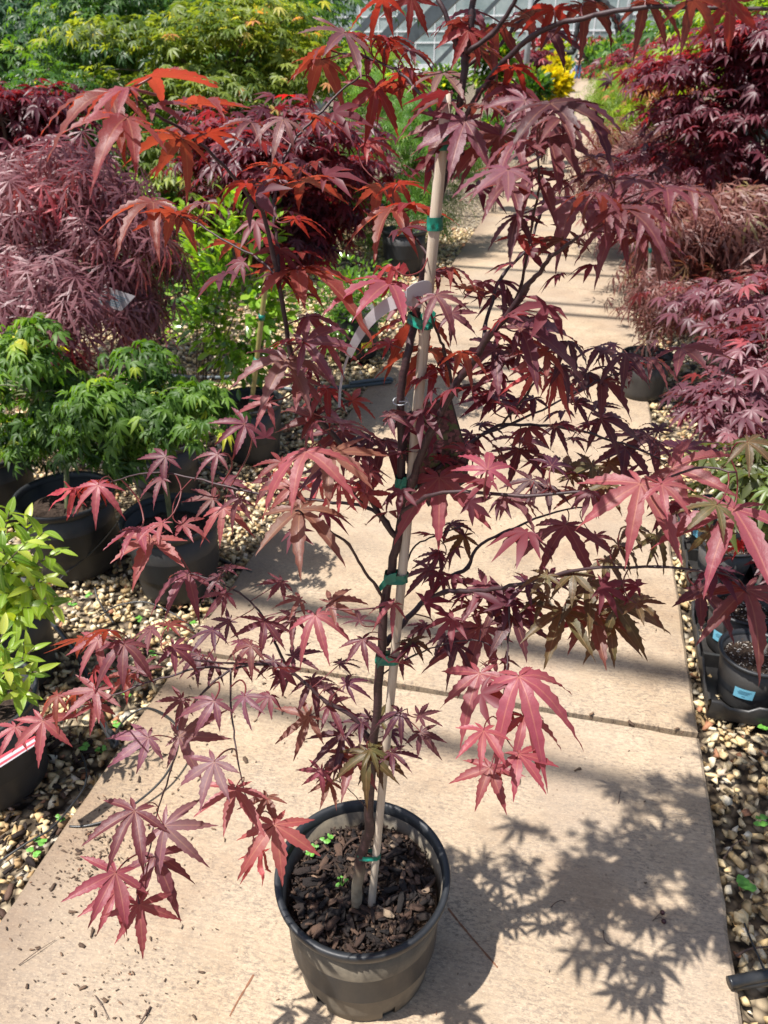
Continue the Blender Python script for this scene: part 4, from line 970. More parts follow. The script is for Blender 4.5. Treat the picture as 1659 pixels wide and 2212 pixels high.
def crown_points(c, rad, n, habit, clumps, csize, leaf, blobs=None):
    """leaves sit in clumps at the ends of twigs; clumps fill the crown, most of them near its skin"""
    c = np.array(c); rad = np.array(rad)
    d = norm(rng.normal(0,1,(clumps,3)))
    if habit == 'weep': d[:,2] = np.where(d[:,2] < -.75, -d[:,2], d[:,2])
    q = rng.uniform(.30,1.0,clumps)**.5
    q = np.where(rng.random(clumps) < .18, rng.uniform(.2,.7,clumps), q)
    lob = norm(rng.normal(0,1,(7,3))); amp = rng.uniform(-.30,.22,7)
    bul = 1 + np.sum(np.maximum(d @ lob.T - .45, 0)/.55*amp, 1)
    cc = c + d*rad*(q*np.clip(bul,.55,1.25))[:,None]
    cc += rng.normal(0,.12,(clumps,3))*rad
    if blobs is not None:                     # an uneven crown: several boughs, each with its own swell of foliage
        bc, br = blobs; wt = br[:,0]*br[:,2]; wb = rng.choice(len(bc), clumps, p=wt/wt.sum())
        cc = bc[wb] + d*br[wb]*q[:,None]
    which = rng.integers(0, clumps, n)
    out = norm((cc[which]-c)/rad*np.array([1,1,.6]) + rng.normal(0,.15,(n,3)))
    if habit == 'layer':
        off = rng.normal(0,1,(n,3))*np.array([1,1,.22])*csize
        pos = cc[which]+off
        pos[:,2] -= .25*np.linalg.norm(off[:,:2], axis=1)
        h = norm(off*np.array([1,1,0])+.4*out*csize+1e-6)
        dr = norm(h + np.array([0,0,-.35]) + rng.normal(0,.28,(n,3)))
        nr = np.array([0,0,1.0]) + .35*out + rng.normal(0,.28,(n,3))
    elif habit == 'weep':
        t = rng.random(n)**.8
        off = rng.normal(0,1,(n,3))*np.array([.55,.55,.25])*csize
        pos = cc[which] + off + out*np.array([1,1,0])*(t*csize*.9)[:,None]
        pos[:,2] -= t*t*csize*1.7
        dr = norm(out*np.array([.75,.75,0]) + np.array([0,0,-.65]) + rng.normal(0,.20,(n,3)))
        nr = out*np.array([1,1,.2]) + np.array([0,0,.9]) + rng.normal(0,.18,(n,3))
    else:
        off = rng.normal(0,1,(n,3))*csize*np.array([.7,.7,.7])
        pos = cc[which]+off
        dr = norm(out*.8 + off/csize*.5 + np.array([0,0,.25]) + rng.normal(0,.35,(n,3)))
        nr = np.array([0,0,1.0]) + .6*out + rng.normal(0,.4,(n,3))
    return pos, dr, nr, cc, which
def skeleton(name, base, c, rad, cc, r0, mat, parent, habit, ntwig=28, top=None):
    mb = MB(); base = Vector(base); c = Vector(c)
    fork = base.lerp(Vector((c.x, c.y, c.z-rad[2]*.35)), 1.0) if habit != 'bush' else base+Vector((0,0,.02))
    mid = base.lerp(fork, .5) + Vector((random.gauss(0,.015), random.gauss(0,.015), 0))
    if habit != 'bush':
        tr = catmull([base-Vector((0,0,.05)), base, mid, fork, c.lerp(fork,.3)], 4)
        mb.tube(tr, list(np.linspace(r0, r0*.55, len(tr))), 7)
    idx = rng.permutation(len(cc))[:ntwig]
    for i in idx:
        e = Vector(cc[i]); s = fork.lerp(c, random.uniform(0,.6)) if habit != 'bush' else base+Vector((random.gauss(0,.02),random.gauss(0,.02),0))
        m = s.lerp(e,.5) + Vector((0,0,.12*(e-s).length if habit != 'bush' else .02))
        tw = catmull([s,m,e],4)
        mb.tube(tw, list(np.linspace(r0*.42, r0*.10, len(tw))), 5, False)
    return mb.build(name, mat, parent)
G1 = [(0.0,(.012,.035,.010)),(.5,(.035,.095,.022)),(.85,(.10,.19,.030)),(1.0,(.34,.36,.05))]
FM = {
 'red': foliage_mat('burgundy_foliage', [(0,(.034,.010,.016)),(.5,(.080,.018,.028)),(.85,(.155,.040,.055)),(1,(.26,.020,.026))], .34, 2.6, (1.6,.45,.35), .44, .5),
 'redbright': foliage_mat('red_foliage', [(0,(.050,.010,.016)),(.5,(.12,.018,.030)),(.85,(.20,.05,.07)),(1,(.34,.024,.028))], .36, 2.6, (1.6,.45,.35), .44, .5),
 'lace': foliage_mat('dusky_laceleaf', [(0,(.060,.022,.030)),(.45,(.150,.056,.068)),(.8,(.26,.125,.135)),(1,(.36,.06,.075))], .30, 2.0, (1.5,.55,.45), .45, .5),
 'plum': foliage_mat('plum_foliage', [(0,(.055,.020,.028)),(.5,(.125,.045,.060)),(.85,(.22,.10,.115)),(1,(.30,.07,.08))], .30, 2.2, (1.5,.5,.4), .45, .5),
 'bronze': foliage_mat('bronze_green_foliage', [(0,(.030,.030,.012)),(.5,(.070,.085,.022)),(.85,(.12,.18,.035)),(1,(.14,.06,.05))], .35, 2.4, (1.3,1.1,.35), .40, .5),
 'lacebrown': foliage_mat('bronze_laceleaf', [(0,(.060,.026,.022)),(.5,(.15,.060,.050)),(.8,(.23,.11,.085)),(1,(.20,.16,.06))], .34, 2.2, (1.4,.7,.5), .45, .45),
 'green': foliage_mat('green_foliage', G1, .40, 2.6, (1.3,1.15,.30), .42, .45),
 'dkgreen': foliage_mat('dark_green_foliage', [(0,(.014,.034,.007)),(.42,(.050,.110,.016)),(.72,(.105,.195,.024)),(.84,(.20,.29,.03)),(1,(.46,.42,.04))], .34, 2.4, (1.2,1.2,.3), .5, .35),
 'blue': foliage_mat('blue_green_foliage', [(0,(.014,.040,.022)),(.6,(.040,.095,.045)),(1,(.13,.22,.07))], .38, 2.4, (1.2,1.2,.4), .45, .4),
 'ytip': foliage_mat('yellow_tipped_foliage', [(0,(.030,.060,.010)),(.4,(.085,.135,.022)),(.75,(.22,.27,.045)),(.92,(.42,.40,.10)),(1,(.48,.22,.09))], .42, 2.0, (1.2,1.1,.35), .45, .4),
 'lime': foliage_mat('lime_foliage', [(0,(.07,.12,.012)),(.5,(.17,.27,.022)),(1,(.36,.42,.045))], .45, 2.0, (1.2,1.15,.3), .45, .4),
 'fine': foliage_mat('feathery_green_foliage', [(0,(.025,.075,.012)),(.45,(.085,.20,.025)),(.8,(.19,.33,.04)),(1,(.34,.42,.05))], .42, 2.2, (1.2,1.15,.3), .45, .35),
 'glossy': foliage_mat('glossy_shrub_leaf', [(0,(.030,.075,.010)),(.45,(.10,.21,.025)),(.8,(.22,.36,.045)),(1,(.34,.44,.07))], .30, 2.4, (1.2,1.2,.3), .24, .7),
 'orange': foliage_mat('orange_foliage', [(0,(.12,.05,.02)),(.5,(.30,.13,.045)),(1,(.46,.24,.09))], .4, 1.8, (1.3,.9,.4), .45, .4),
 'yellow': foliage_mat('yellow_flowering_foliage', [(0,(.09,.16,.02)),(.35,(.30,.32,.02)),(.7,(.62,.52,.015)),(1,(.74,.62,.03))], .4, 1.6, (1.1,1.0,.4), .5, .3),
 'flower': foliage_mat('red_flower_mass', [(0,(.03,.07,.02)),(.35,(.06,.11,.03)),(.5,(.40,.03,.05)),(1,(.55,.12,.16))], .35, 1.8, (1.1,.8,.6), .5, .3)}
def plant(name, label, cat, box, Y, kind, fm, n, leaf, base=None, habit='layer', clumps=60, csize=.10, r0=.012, bark='brown_bark', depth=None, group=None, ntwig=28, tb=(2,2), blobs=None):
    x0, y0, x1, y1 = box
    a, b = at_y(x0, (y0+y1)/2, Y), at_y(x1, (y0+y1)/2, Y); t, u = at_y((x0+x1)/2, y0, Y), at_y((x0+x1)/2, y1, Y)
    c = at_y((x0+x1)/2, (y0+y1)/2, Y); rx = (b-a).length/2; rz = abs(t.z-u.z)/2; c.z = (t.z+u.z)/2
    rad = (rx*.88, (depth or rx)*.88, rz*.90)
    bs = Vector(base) if base is not None else Vector((c.x, c.y, -.03))
    e = empty(name, bs, label, cat, group)
    bl = None
    if blobs:
        bc, br = [], []
        for bx, by, hx, hy in blobs:
            w_ = at_y(bx+hx, by, Y).x-at_y(bx, by, Y).x; h_ = at_y(bx, by-hy, Y).z-at_y(bx, by, Y).z
            p_ = at_y(bx, by, Y + random.uniform(-.55,.55)*(depth or rx)*.8)
            bc.append(p_[:]); br.append((w_, w_, h_))
        bl = (np.array(bc), np.array(br))
    pos, dr, nr, cc, wh = crown_points(c, rad, n, habit, clumps, csize, leaf, bl)
    keep = pos[:,2] > .03
    pos, dr, nr, wh = pos[keep], dr[keep], nr[keep], wh[keep]
    ctint = rng.beta(*tb, clumps)
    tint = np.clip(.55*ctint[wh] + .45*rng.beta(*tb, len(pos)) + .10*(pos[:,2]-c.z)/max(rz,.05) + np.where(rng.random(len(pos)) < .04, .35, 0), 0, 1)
    size = leaf*rng.uniform(.65,1.2,len(pos))
    leaf_mass('crown', pos, dr, nr, size, tint, kind, FM[fm], e)
    skeleton('trunk', bs, c, rad, cc, r0, M[bark], e, habit, ntwig)
    return e

n_ = 150
ti = rng.integers(0, len(top_c), n_)
tpos = np.array([top_c[k][:] for k in ti]) + rng.normal(0,.055,(n_,3))*np.array([1,1,.5])
td = norm(rng.normal(0,1,(n_,3))*np.array([1,1,.3]) + np.array([0,0,-.3])); tn = np.array([0,0,1.0]) + rng.normal(0,.3,(n_,3))
FM['top'] = foliage_mat('red_maple_leaf_top', [(0,(.07,.02,.03)),(1,(.16,.04,.05))], .3, 2.2, (1.5,.5,.4))
tag(leaf_mass('top_leaves', tpos, td, tn, rng.uniform(.05,.075,n_), rng.random(n_), 'maple', FM['top'], tree), kind='stuff')
# small inner leaves along the twigs, too many and too hidden to pick apart
ok_ = np.where((bpx[:,0] > 560) & (bpx[:,0] < 1480) & (bpx[:,1] > 180) & (bpx[:,1] < 1500) & (np.abs(bpx[:,0]-860) > 45))[0]
ki = rng.choice(ok_, 130)
ip = BP[ki] + rng.normal(0,.022,(130,3)); idr = norm(rng.normal(0,1,(130,3))*np.array([1,1,.3]) + np.array([0,0,-.35])); inr = np.array([0,0,1.0]) + rng.normal(0,.3,(130,3))
tag(leaf_mass('inner_leaves', ip, idr, inr, rng.uniform(.026,.048,130), rng.random(130), 'maple', FM['top'], tree), kind='stuff')
# --- left of the path
pot('plant_pot', (-1.185, 1.945, -.02), .158, .275, .128, 'scuffed black pot with an olive-stemmed green maple, nearest the path on the left', 'pot', 'pot_rim', .215)
pot('plant_pot', (-1.60, 1.985, -.02), .165, .285, .132, 'scuffed black pot left of its twin, behind the bright green shrub', 'pot', 'pot_rim', .225)
pot('plant_pot', (-2.10, 2.22, -.02), .165, .285, .132, 'black pot in shade at the left picture edge behind the green maples', 'pot', 'pot_rim')
pot('plant_pot', (-1.52, 2.52, -.02), .150, .262, .122, 'black pot half hidden behind the nearer green maple pot', 'pot', 'pot_rim')
pot('plant_pot', (-1.32, 2.96, -.02), .150, .265, .122, 'black pot holding the bamboo-staked burgundy maple', 'pot', 'pot_rim', .215)
pot('plant_pot', (-1.20, 4.38, -.02), .135, .26, .112, 'black pot with a yellow sticker under the small green shrub', 'pot', 'pot_rim', .20)
pot('plant_pot', (-1.38, 6.55, -.02), .19, .33, .155, 'wide black pot beside the path in front of the feathery green maple', 'pot', 'pot_rim', .26)
plant('maple_tree', 'dark green crinkle-leaved dwarf maple in the scuffed pot nearest the path', 'tree', (170,740,470,940), 1.98, 'curly', 'dkgreen', 1000, .045, (-1.185,1.945,.19), 'layer', 50, .042, .011, 'olive_bark', tb=(1.9,2.2), blobs=[(290,795,55,60),(215,870,65,55),(340,880,85,60),(425,880,55,40),(250,940,75,40)])
plant('maple_tree', 'dark green crinkle-leaved dwarf maple at the left picture edge', 'tree', (-60,690,215,950), 2.02, 'curly', 'dkgreen', 1000, .045, (-1.60,1.985,.20), 'layer', 50, .042, .011, 'olive_bark', tb=(1.9,2.2), blobs=[(60,755,55,60),(25,850,75,60),(125,850,60,50),(40,930,75,45),(135,915,50,40)])
plant('maple_tree', 'weeping dusky red laceleaf maple spilling over the dark green maples', 'tree', (-190,330,330,690), 2.75, 'lace', 'lace', 2600, .105, (-2.05,2.75,-.03), 'weep', 110, .085, .016, blobs=[(120,360,110,60),(50,470,120,80),(210,455,110,70),(320,530,75,50),(110,580,130,70),(250,610,85,55),(40,670,85,50),(85,760,38,60),(262,700,40,40),(-80,450,80,90),(-70,580,80,80)])
plant('maple_tree', 'upright burgundy maple above the laceleaf at the left picture edge', 'tree', (-190,150,190,330), 3.6, 'small', 'red', 1500, .078, (-2.75,3.6,-.03), 'layer', 70, .085, .014, blobs=[(40,190,80,35),(130,225,70,45),(30,260,70,55),(100,310,80,40),(-80,220,90,60),(-70,310,80,50)])
plant('maple_tree', 'staked burgundy maple with layered branches in the middle left', 'tree', (390,210,820,520), 3.5, 'maple', 'red', 1900, .074, (-1.32,2.96,.19), 'layer', 90, .075, .011, blobs=[(480,265,85,40),(600,225,75,32),(720,280,85,42),(450,335,65,42),(610,330,105,52),(765,355,62,42),(540,430,85,52),(680,440,95,52),(620,505,80,38)])
plant('shrub', 'glossy light green shrub behind the bamboo stake', 'shrub', (400,450,620,820), 3.16, 'oval', 'glossy', 1500, .058, (-1.70,3.16,-.03), 'bush', 80, .055, .007, tb=(2.6,1.7), depth=.14, blobs=[(440,525,55,52),(540,490,65,50),(480,610,75,60),(580,630,45,80),(430,685,55,52),(525,750,55,52)])
plant('shrub', 'small green shrub in the pot with the yellow sticker', 'shrub', (640,540,860,740), 4.42, 'oval', 'glossy', 1100, .048, (-1.20,4.38,.17), 'bush', 60, .08, .006, tb=(1.5,2.6))
plant('shrub', 'low light green shrub tops between the laceleaf and the staked maple', 'shrub', (210,410,400,540), 4.3, 'oval', 'glossy', 500, .062, None, 'bush', 30, .09, .006, tb=(2.6,1.6))
plant('maple_tree', 'feathery bright green laceleaf maple beside the path', 'tree', (720,150,1050,520), 7.4, 'fine', 'fine', 5200, .085, (-1.55,7.6,-.03), 'weep', 170, .11, .022, blobs=[(800,190,85,45),(900,265,105,70),(780,305,75,70),(985,330,62,85),(880,425,105,68),(770,430,55,60)])
plant('maple_tree', 'tall yellow-tipped green maple at the back left', 'tree', (230,-80,700,420), 6.1, 'maple', 'ytip', 4200, .088, (-3.4,6.1,-.03), 'layer', 130, .13, .025, blobs=[(330,60,150,75),(520,40,150,75),(625,150,75,85),(450,175,135,85),(300,180,95,62),(545,300,95,75),(400,330,115,85)])
plant('maple_tree', 'mid green maple in front of the far left trees', 'tree', (-60,90,270,420), 5.6, 'maple', 'green', 3000, .080, (-4.2,5.6,-.03), 'layer', 100, .17, .020)
plant('maple_tree', 'shaded deep green maple between the yellow-tipped one and the laceleaf', 'tree', (150,150,480,520), 6.9, 'small', 'dkgreen', 2600, .085, None, 'layer', 90, .2, .020)
plant('maple_tree', 'blue-green tree at the far left corner', 'tree', (-160,-120,200,180), 10.5, 'small', 'blue', 2600, .15, None, 'layer', 80, .35, .05)
plant('maple_tree', 'dark green tree behind the mid green maple', 'tree', (90,-160,420,200), 9.5, 'small', 'green', 2800, .13, None, 'layer', 90, .32, .05)
plant('maple_tree', 'dark green tree behind the yellow-tipped maple', 'tree', (380,-150,720,260), 10.0, 'small', 'dkgreen', 2800, .13, None, 'layer', 90, .32, .05)
plant('maple_tree', 'lime green maple tops behind the feathery one', 'tree', (650,60,880,210), 10.2, 'maple', 'lime', 1700, .095, None, 'layer', 70, .2, .02)
plant('maple_tree', 'low burgundy maple at the foot of the green trees', 'tree', (420,360,560,480), 5.6, 'small', 'red', 700, .06, None, 'layer', 30, .12, .01)
plant('shrub', 'deep green shrub filling the back of the left bed', 'shrub', (560,330,800,560), 6.6, 'oval', 'dkgreen' if False else 'green', 1300, .075, None, 'bush', 60, .12, .01, tb=(1.4,3))
plant('shrub', 'deep green shrub behind the glossy light green one', 'shrub', (220,480,460,760), 4.9, 'oval', 'green', 1300, .065, None, 'bush', 60, .12, .01, tb=(1.4,3))
# --- right of the path
pot('plant_pot', (.445, 4.06, .001), .128, .225, .108, 'black pot standing on the right edge of the path by the weeping maple', 'pot', 'pot_rim', .185)
pot('plant_pot', (.80, 6.95, -.02), .16, .30, .135, 'grey pot farther along the right edge of the path', 'pot_grey', 'pot_rim')
pot('plant_pot', (.98, 5.35, -.02), .16, .29, .135, 'dark pot half hidden under the weeping maple on the right', 'pot', 'pot_rim')
plant('maple_tree', 'slender weeping laceleaf maple in the pot on the path edge', 'tree', (1375,545,1530,660), 4.05, 'lace', 'lacebrown', 360, .095, (.445,4.06,.16), 'weep', 26, .11, .007)
plant('maple_tree', 'broad weeping laceleaf maple at the right picture edge', 'tree', (1455,400,1820,640), 4.35, 'lace', 'lacebrown', 2300, .12, (1.65,4.4,-.03), 'weep', 100, .10, .018, blobs=[(1500,455,75,40),(1600,430,90,50),(1450,540,62,48),(1560,540,95,58),(1660,540,80,70),(1485,625,62,38),(1600,630,85,48),(1750,500,80,90)])
plant('maple_tree', 'tall burgundy maple at the right picture edge', 'tree', (1440,-20,1840,420), 4.9, 'maple', 'red', 3300, .074, (1.7,4.9,-.03), 'layer', 120, .11, .02, blobs=[(1560,110,85,55),(1650,50,100,55),(1450,150,60,32),(1650,190,100,65),(1500,240,75,45),(1600,320,105,55),(1420,325,62,34),(1660,395,90,45),(1480,415,65,34),(1760,130,80,80),(1760,300,80,80)])
plant('maple_tree', 'bronze weeping laceleaf maple arching over the path on the right', 'tree', (1275,270,1480,390), 7.4, 'lace', 'lacebrown', 1900, .125, (1.05,7.5,-.03), 'weep', 80, .2, .018)
plant('maple_tree', 'reddish bronze laceleaf below the tall burgundy maple', 'tree', (1330,330,1600,480), 5.9, 'lace', 'lace', 1500, .115, (1.35,5.9,-.03), 'weep', 80, .16, .016)
plant('maple_tree', 'lime green maple behind the tall burgundy one', 'tree', (1500,-60,1740,180), 8.2, 'maple', 'lime', 2000, .090, None, 'layer', 70, .2, .02)
plant('maple_tree', 'lime laceleaf mound beside the far path', 'tree', (1290,140,1400,235), 13.5, 'fine', 'lime', 1700, .13, None, 'weep', 60, .22, .02)
plant('maple_tree', 'orange leaved maple behind the lime mound', 'tree', (1385,95,1530,215), 11.5, 'small', 'orange', 1300, .10, None, 'layer', 50, .2, .02)
plant('maple_tree', 'dark burgundy maple far along the right of the path', 'tree', (1325,95,1440,165), 19, 'small', 'red', 900, .17, None, 'layer', 40, .3, .03)
plant('maple_tree', 'olive green tree far along the right of the path', 'tree', (1340,55,1470,140), 23, 'small', 'green', 1100, .22, None, 'layer', 40, .4, .04)
plant('maple_tree', 'green and bronze laceleaf low beside the path', 'tree', (1330,215,1480,300), 9.5, 'lace', 'lime', 1300, .10, None, 'weep', 50, .18, .015)
plant('maple_tree', 'burgundy maple behind the orange one', 'tree', (1400,60,1560,190), 9.2, 'small', 'redbright', 1300, .085, None, 'layer', 50, .17, .02)
plant('maple_tree', 'wide deep green tree at the far right', 'tree', (1480,-120,1800,160), 14, 'small', 'green', 2000, .2, None, 'layer', 80, .4, .05)
# grafted maples in the trays
plant('maple_tree', 'young burgundy maple behind the trays on the right', 'tree', (1500,570,1800,690), 3.35, 'maple', 'plum', 360, .068, (.95,3.3,-.03), 'layer', 26, .09, .006, depth=.22)
plant('maple_tree', 'young plum-red maple with pale leaves in the far tray', 'tree', (1510,690,1800,800), 2.72, 'maple', 'plum', 260, .068, (.86,2.62,.12), 'layer', 22, .06, .005, depth=.2)
plant('maple_tree', 'young red maple in the far tray, nearest the path', 'tree', (1475,800,1700,910), 2.52, 'maple', 'plum', 190, .066, (.64,2.42,.12), 'layer', 18, .055, .005, depth=.16)
plant('maple_tree', 'young green and bronze maple leaning over the near tray', 'tree', (1575,910,1800,1080), 1.98, 'maple', 'bronze', 130, .075, (.845,2.04,.12), 'layer', 14, .06, .005, depth=.14)
plant('maple_tree', 'young burgundy maple in the near tray at the picture edge', 'tree', (1640,1120,1820,1260), 1.90, 'maple', 'red', 45, .06, (.845,1.82,.12), 'layer', 9, .07, .004, depth=.12)
# --- far beds along the path
FAR = [
 ('shrub','yellow flowering clump beside the far path',(1172,162,1212,208),14,'round','yellow',1500,.10,'bush',(2,1.6)),
 ('shrub','yellow and green clump just beyond the first yellow one',(1178,135,1216,168),20,'round','yellow',1200,.13,'bush',(1.4,2.2)),
 ('shrub','dark red shrub by the steel post left of the far path',(1105,105,1190,165),17,'small','red',1500,.12,'layer',(2,2)),
 ('shrub','green clump by the left verge in front of the dark red shrub',(1100,165,1180,225),13,'oval','green',900,.11,'bush',(2,2)),
 ('shrub','burgundy shrub low beside the path behind the maple trunk',(1060,190,1140,290),10.5,'small','red',1100,.08,'layer',(2,2)),
 ('shrub','green shrub beyond the feathery maple on the left verge',(1040,250,1110,330),9.4,'oval','green',800,.07,'bush',(2,2)),
 ('shrub','light green clump at the far left end of the path',(1178,104,1214,146),30,'oval','lime',700,.2,'bush',(2,2)),
 ('shrub','green display shrub left of the standing person',(1200,112,1226,150),42,'oval','green',500,.25,'bush',(2,2)),
 ('shrub','green display shrub right of the standing person',(1258,100,1300,150),62,'oval','green',600,.32,'bush',(2,2)),
 ('shrub','leafy display shrub by the far right corner of the path',(1296,100,1345,150),58,'oval','fine',600,.3,'bush',(2,2)),
 ('shrub','dark green tall shrub under the sloped beams',(1020,85,1100,180),15,'oval','dkgreen',1500,.13,'bush',(2,2)),
 ('shrub','pale green shrub under the sloped beams',(900,140,1010,230),12.5,'oval','green',1300,.11,'bush',(2.4,1.6)),
 ('shrub','dusky red shrub below the black cloth on the right',(1440,88,1520,135),17,'small','redbright',900,.13,'layer',(2,2))]
for nm, lab, box, Y, kd, fm, n, lf, hb, tb in FAR:
    sc_ = Y/10
    plant(nm, lab, 'shrub', box, Y, kd, fm, n, lf, None, hb, 40, .06*sc_, .01*sc_, tb=tb, ntwig=10)
# --- bright green shrubs at the left edge: leaves large enough to tell apart
def shrub_leaf(seed):
    rr = random.Random(seed); V, T, RB, AL = [], [], [], []
    N = 7; W = rr.uniform(.15,.20); droop = rr.uniform(.1,.45); fold = rr.uniform(.15,.4)
    for j in range(N+1):
        t = j/N; w = W*math.sin(math.pi*min(1,(.06+.94*t)**.85))**.8 if j < N else 0
        z = -droop*t*t
        for s in (-1, 0, 1):
            V.append((s*w, t, z+fold*w*abs(s)+.015*math.sin(7*t+s))); RB.append(1-abs(s)); AL.append(t)
    for j in range(N):
        a = j*3
        T += [(a,a+1,a+4,a+3),(a+1,a+2,a+5,a+4)]
    return mesh('leaf', V, T, True, {'rib': RB, 'along': AL})
def shrub_mat():
    m, nt, p = new_mat('bright_shrub_leaf')
    oi = nd(nt, 'ShaderNodeObjectInfo'); rib = nd(nt, 'ShaderNodeAttribute', attribute_name='rib').outputs['Fac']
    c = ramp(nt, oi.outputs['Random'], [(0,(.10,.20,.022)),(.5,(.24,.37,.035)),(.85,(.38,.48,.06)),(1,(.46,.50,.10))])
    c = mixc(nt, math_n(nt, 'MULTIPLY', ramp(nt, rib, [(.86,(0,0,0)),(.95,(1,1,1))]), .5), c, (.42,.5,.2))
    nt.links.new(c, p.inputs['Base Color']); p.inputs['Roughness'].default_value = .38
    t = nd(nt, 'ShaderNodeBsdfTranslucent'); nt.links.new(mixc(nt, 1.0, c, (1.9,1.7,.4), 'MULTIPLY'), t.inputs[0])
    mx = nd(nt, 'ShaderNodeMixShader'); mx.inputs[0].default_value = .4
    nt.links.new(p.outputs[0], mx.inputs[1]); nt.links.new(t.outputs[0], mx.inputs[2]); nt.links.new(mx.outputs[0], nt.nodes['Material Output'].inputs[0])
    return m
M['shrub'] = shrub_mat()
SHL = [shrub_leaf(k) for k in range(6)]
for me in SHL: me.materials.append(M['shrub'])
def leafy_shrub(label, base, tips, leaf, per):
    e = empty('shrub', base, label, 'shrub'); base = Vector(base)
    for tip in tips:
        tip = Vector(tip); b0 = base + Vector((random.gauss(0,.012), random.gauss(0,.012), 0))
        m = b0.lerp(tip, .5) + Vector((random.gauss(0,.02), random.gauss(0,.02), .02))
        C = catmull([b0, m, tip], 6)
        st = MB().tube(C, list(np.linspace(.0035,.0014,len(C))), 6).build('stem', M['brown_bark'], e)
        for k in range(per):
            t = .38 + .62*(k/(per-1))**.8; p = C[min(len(C)-1, int(t*(len(C)-1)))]
            ax = (C[-1]-C[-3]).normalized(); az = k*2.4 + random.uniform(-.4,.4)
            o1 = ax.orthogonal().normalized(); o2 = ax.cross(o1)
            d = (o1*math.cos(az)+o2*math.sin(az))*(1.0 if k < per-4 else .75) + ax*(.5 if k < per-4 else .9) + Vector((0,0,.1))
            d.normalize(); n = (ax + Vector((0,0,.6)) + hvec(.15)); n = (n - d*n.dot(d)).normalized(); s = d.cross(n)
            o = bpy.data.objects.new('leaf', random.choice(SHL)); COL.objects.link(o)
            z = leaf*random.uniform(.65,1.2)
            o.matrix_basis = Matrix.Translation(p) @ Matrix(((s.x,d.x,n.x),(s.y,d.y,n.y),(s.z,d.z,n.z))).to_4x4() @ Matrix.Diagonal((z,z,z,1))
            under(o, e)
pot('plant_pot', (-1.47, 1.42, -.02), .150, .27, .122, 'black pot under the bright green shrub at the left picture edge', 'pot', 'pot_rim', .225)
pot('plant_pot', (-1.265, 1.075, -.02), .150, .27, .122, 'black pot nearest the camera at the lower left picture edge', 'pot', 'pot_rim', .225)
tips = [at_y(x, y, Y) for x, y, Y in ((20,1105,1.52),(95,1150,1.45),(60,1170,1.40),(5,1180,1.42),(130,1190,1.42),(40,1230,1.38),(100,1250,1.36),(10,1280,1.34),(-30,1130,1.47),(70,1310,1.33),(-20,1240,1.36),(118,1310,1.34),(35,1340,1.30),(-10,1340,1.32),(60,1120,1.5))]
leafy_shrub('bright green broad-leaved shrub at the left picture edge', (-1.47,1.42,.2), tips, .066, 13)
tips = [at_y(x, y, Y) for x, y, Y in ((75,1400,1.08),(30,1440,1.05),(5,1370,1.1),(55,1500,1.06),(-15,1470,1.04),(85,1450,1.10),(20,1400,1.12))]
leafy_shrub('sparse bright green twigs in the lower left pot', (-1.265,1.075,.2), tips, .046, 12)
# a striped plastic label lying on that pot
M['sticker_blue'] = simple('pale_blue_sticker', (.20,.52,.66), .45, .06, 20, 0)
M['sticker_yellow'] = simple('yellow_sticker', (.75,.58,.05), .5, .06, 20, 0)
M['ink'] = simple('sticker_ink', (.10,.27,.36), .6, .1, 20, 0)
M['tag_red'] = simple('red_tag_print', (.55,.05,.07), .45, .1, 20, 0)
def quad_tag(name, label, P, mat, stripes=None, smat=None, cat='plant label', thick=.0008):
    a, b, c, d = [Vector(p) for p in P]
    if (b-a).cross(d-a).dot(EYEP-a) < 0: a, b, c, d = b, a, d, c
    n = (b-a).cross(d-a).normalized()
    e = empty(name, a, label, cat)
    mb = MB(); mb.v = [tuple(x) for x in (a,b,c,d,a-n*thick,b-n*thick,c-n*thick,d-n*thick)]
    mb.f = [(0,1,2,3),(7,6,5,4),(0,4,5,1),(1,5,6,2),(2,6,7,3),(3,7,4,0)]
    mb.build('card', M[mat], e, False)
    for (u0,v0,u1,v1) in (stripes or []):
        q = [a.lerp(b,u).lerp(d.lerp(c,u),v) + n*.0006 for u, v in ((u0,v0),(u1,v0),(u1,v1),(u0,v1))]
        link('print', mesh('print', q, [(0,1,2,3)], False), M[smat], e)
    return e
quad_tag('plant_label', 'white plastic label with red stripes across the lower left pot', [at_z(-10,1640,.262), at_z(75,1590,.262), at_z(88,1602,.262), at_z(0,1658,.262)], 'white_tag', [(0,.0,1,.25),(0,.62,1,.85)], 'tag_red')
quad_tag('plant_label', 'white plastic label with red stripes on the bright green shrub', [at_y(70,1262,1.40), at_y(112,1255,1.40), at_y(112,1300,1.40), at_y(70,1310,1.40)], 'white_tag', [(0,.05,1,.12),(0,.2,1,.25)], 'tag_red')
yy = [at_y(x, y, 2.52) for x, y in ((205,655),(228,618),(292,640),(262,672))]
quad_tag('plant_label', 'grey printed label hanging in the weeping laceleaf maple', [yy[0],yy[3],yy[2],yy[1]], 'white_tag', [(.12,v,.82,v+.035) for v in (.15,.26,.37,.48,.59,.70)], 'ink')
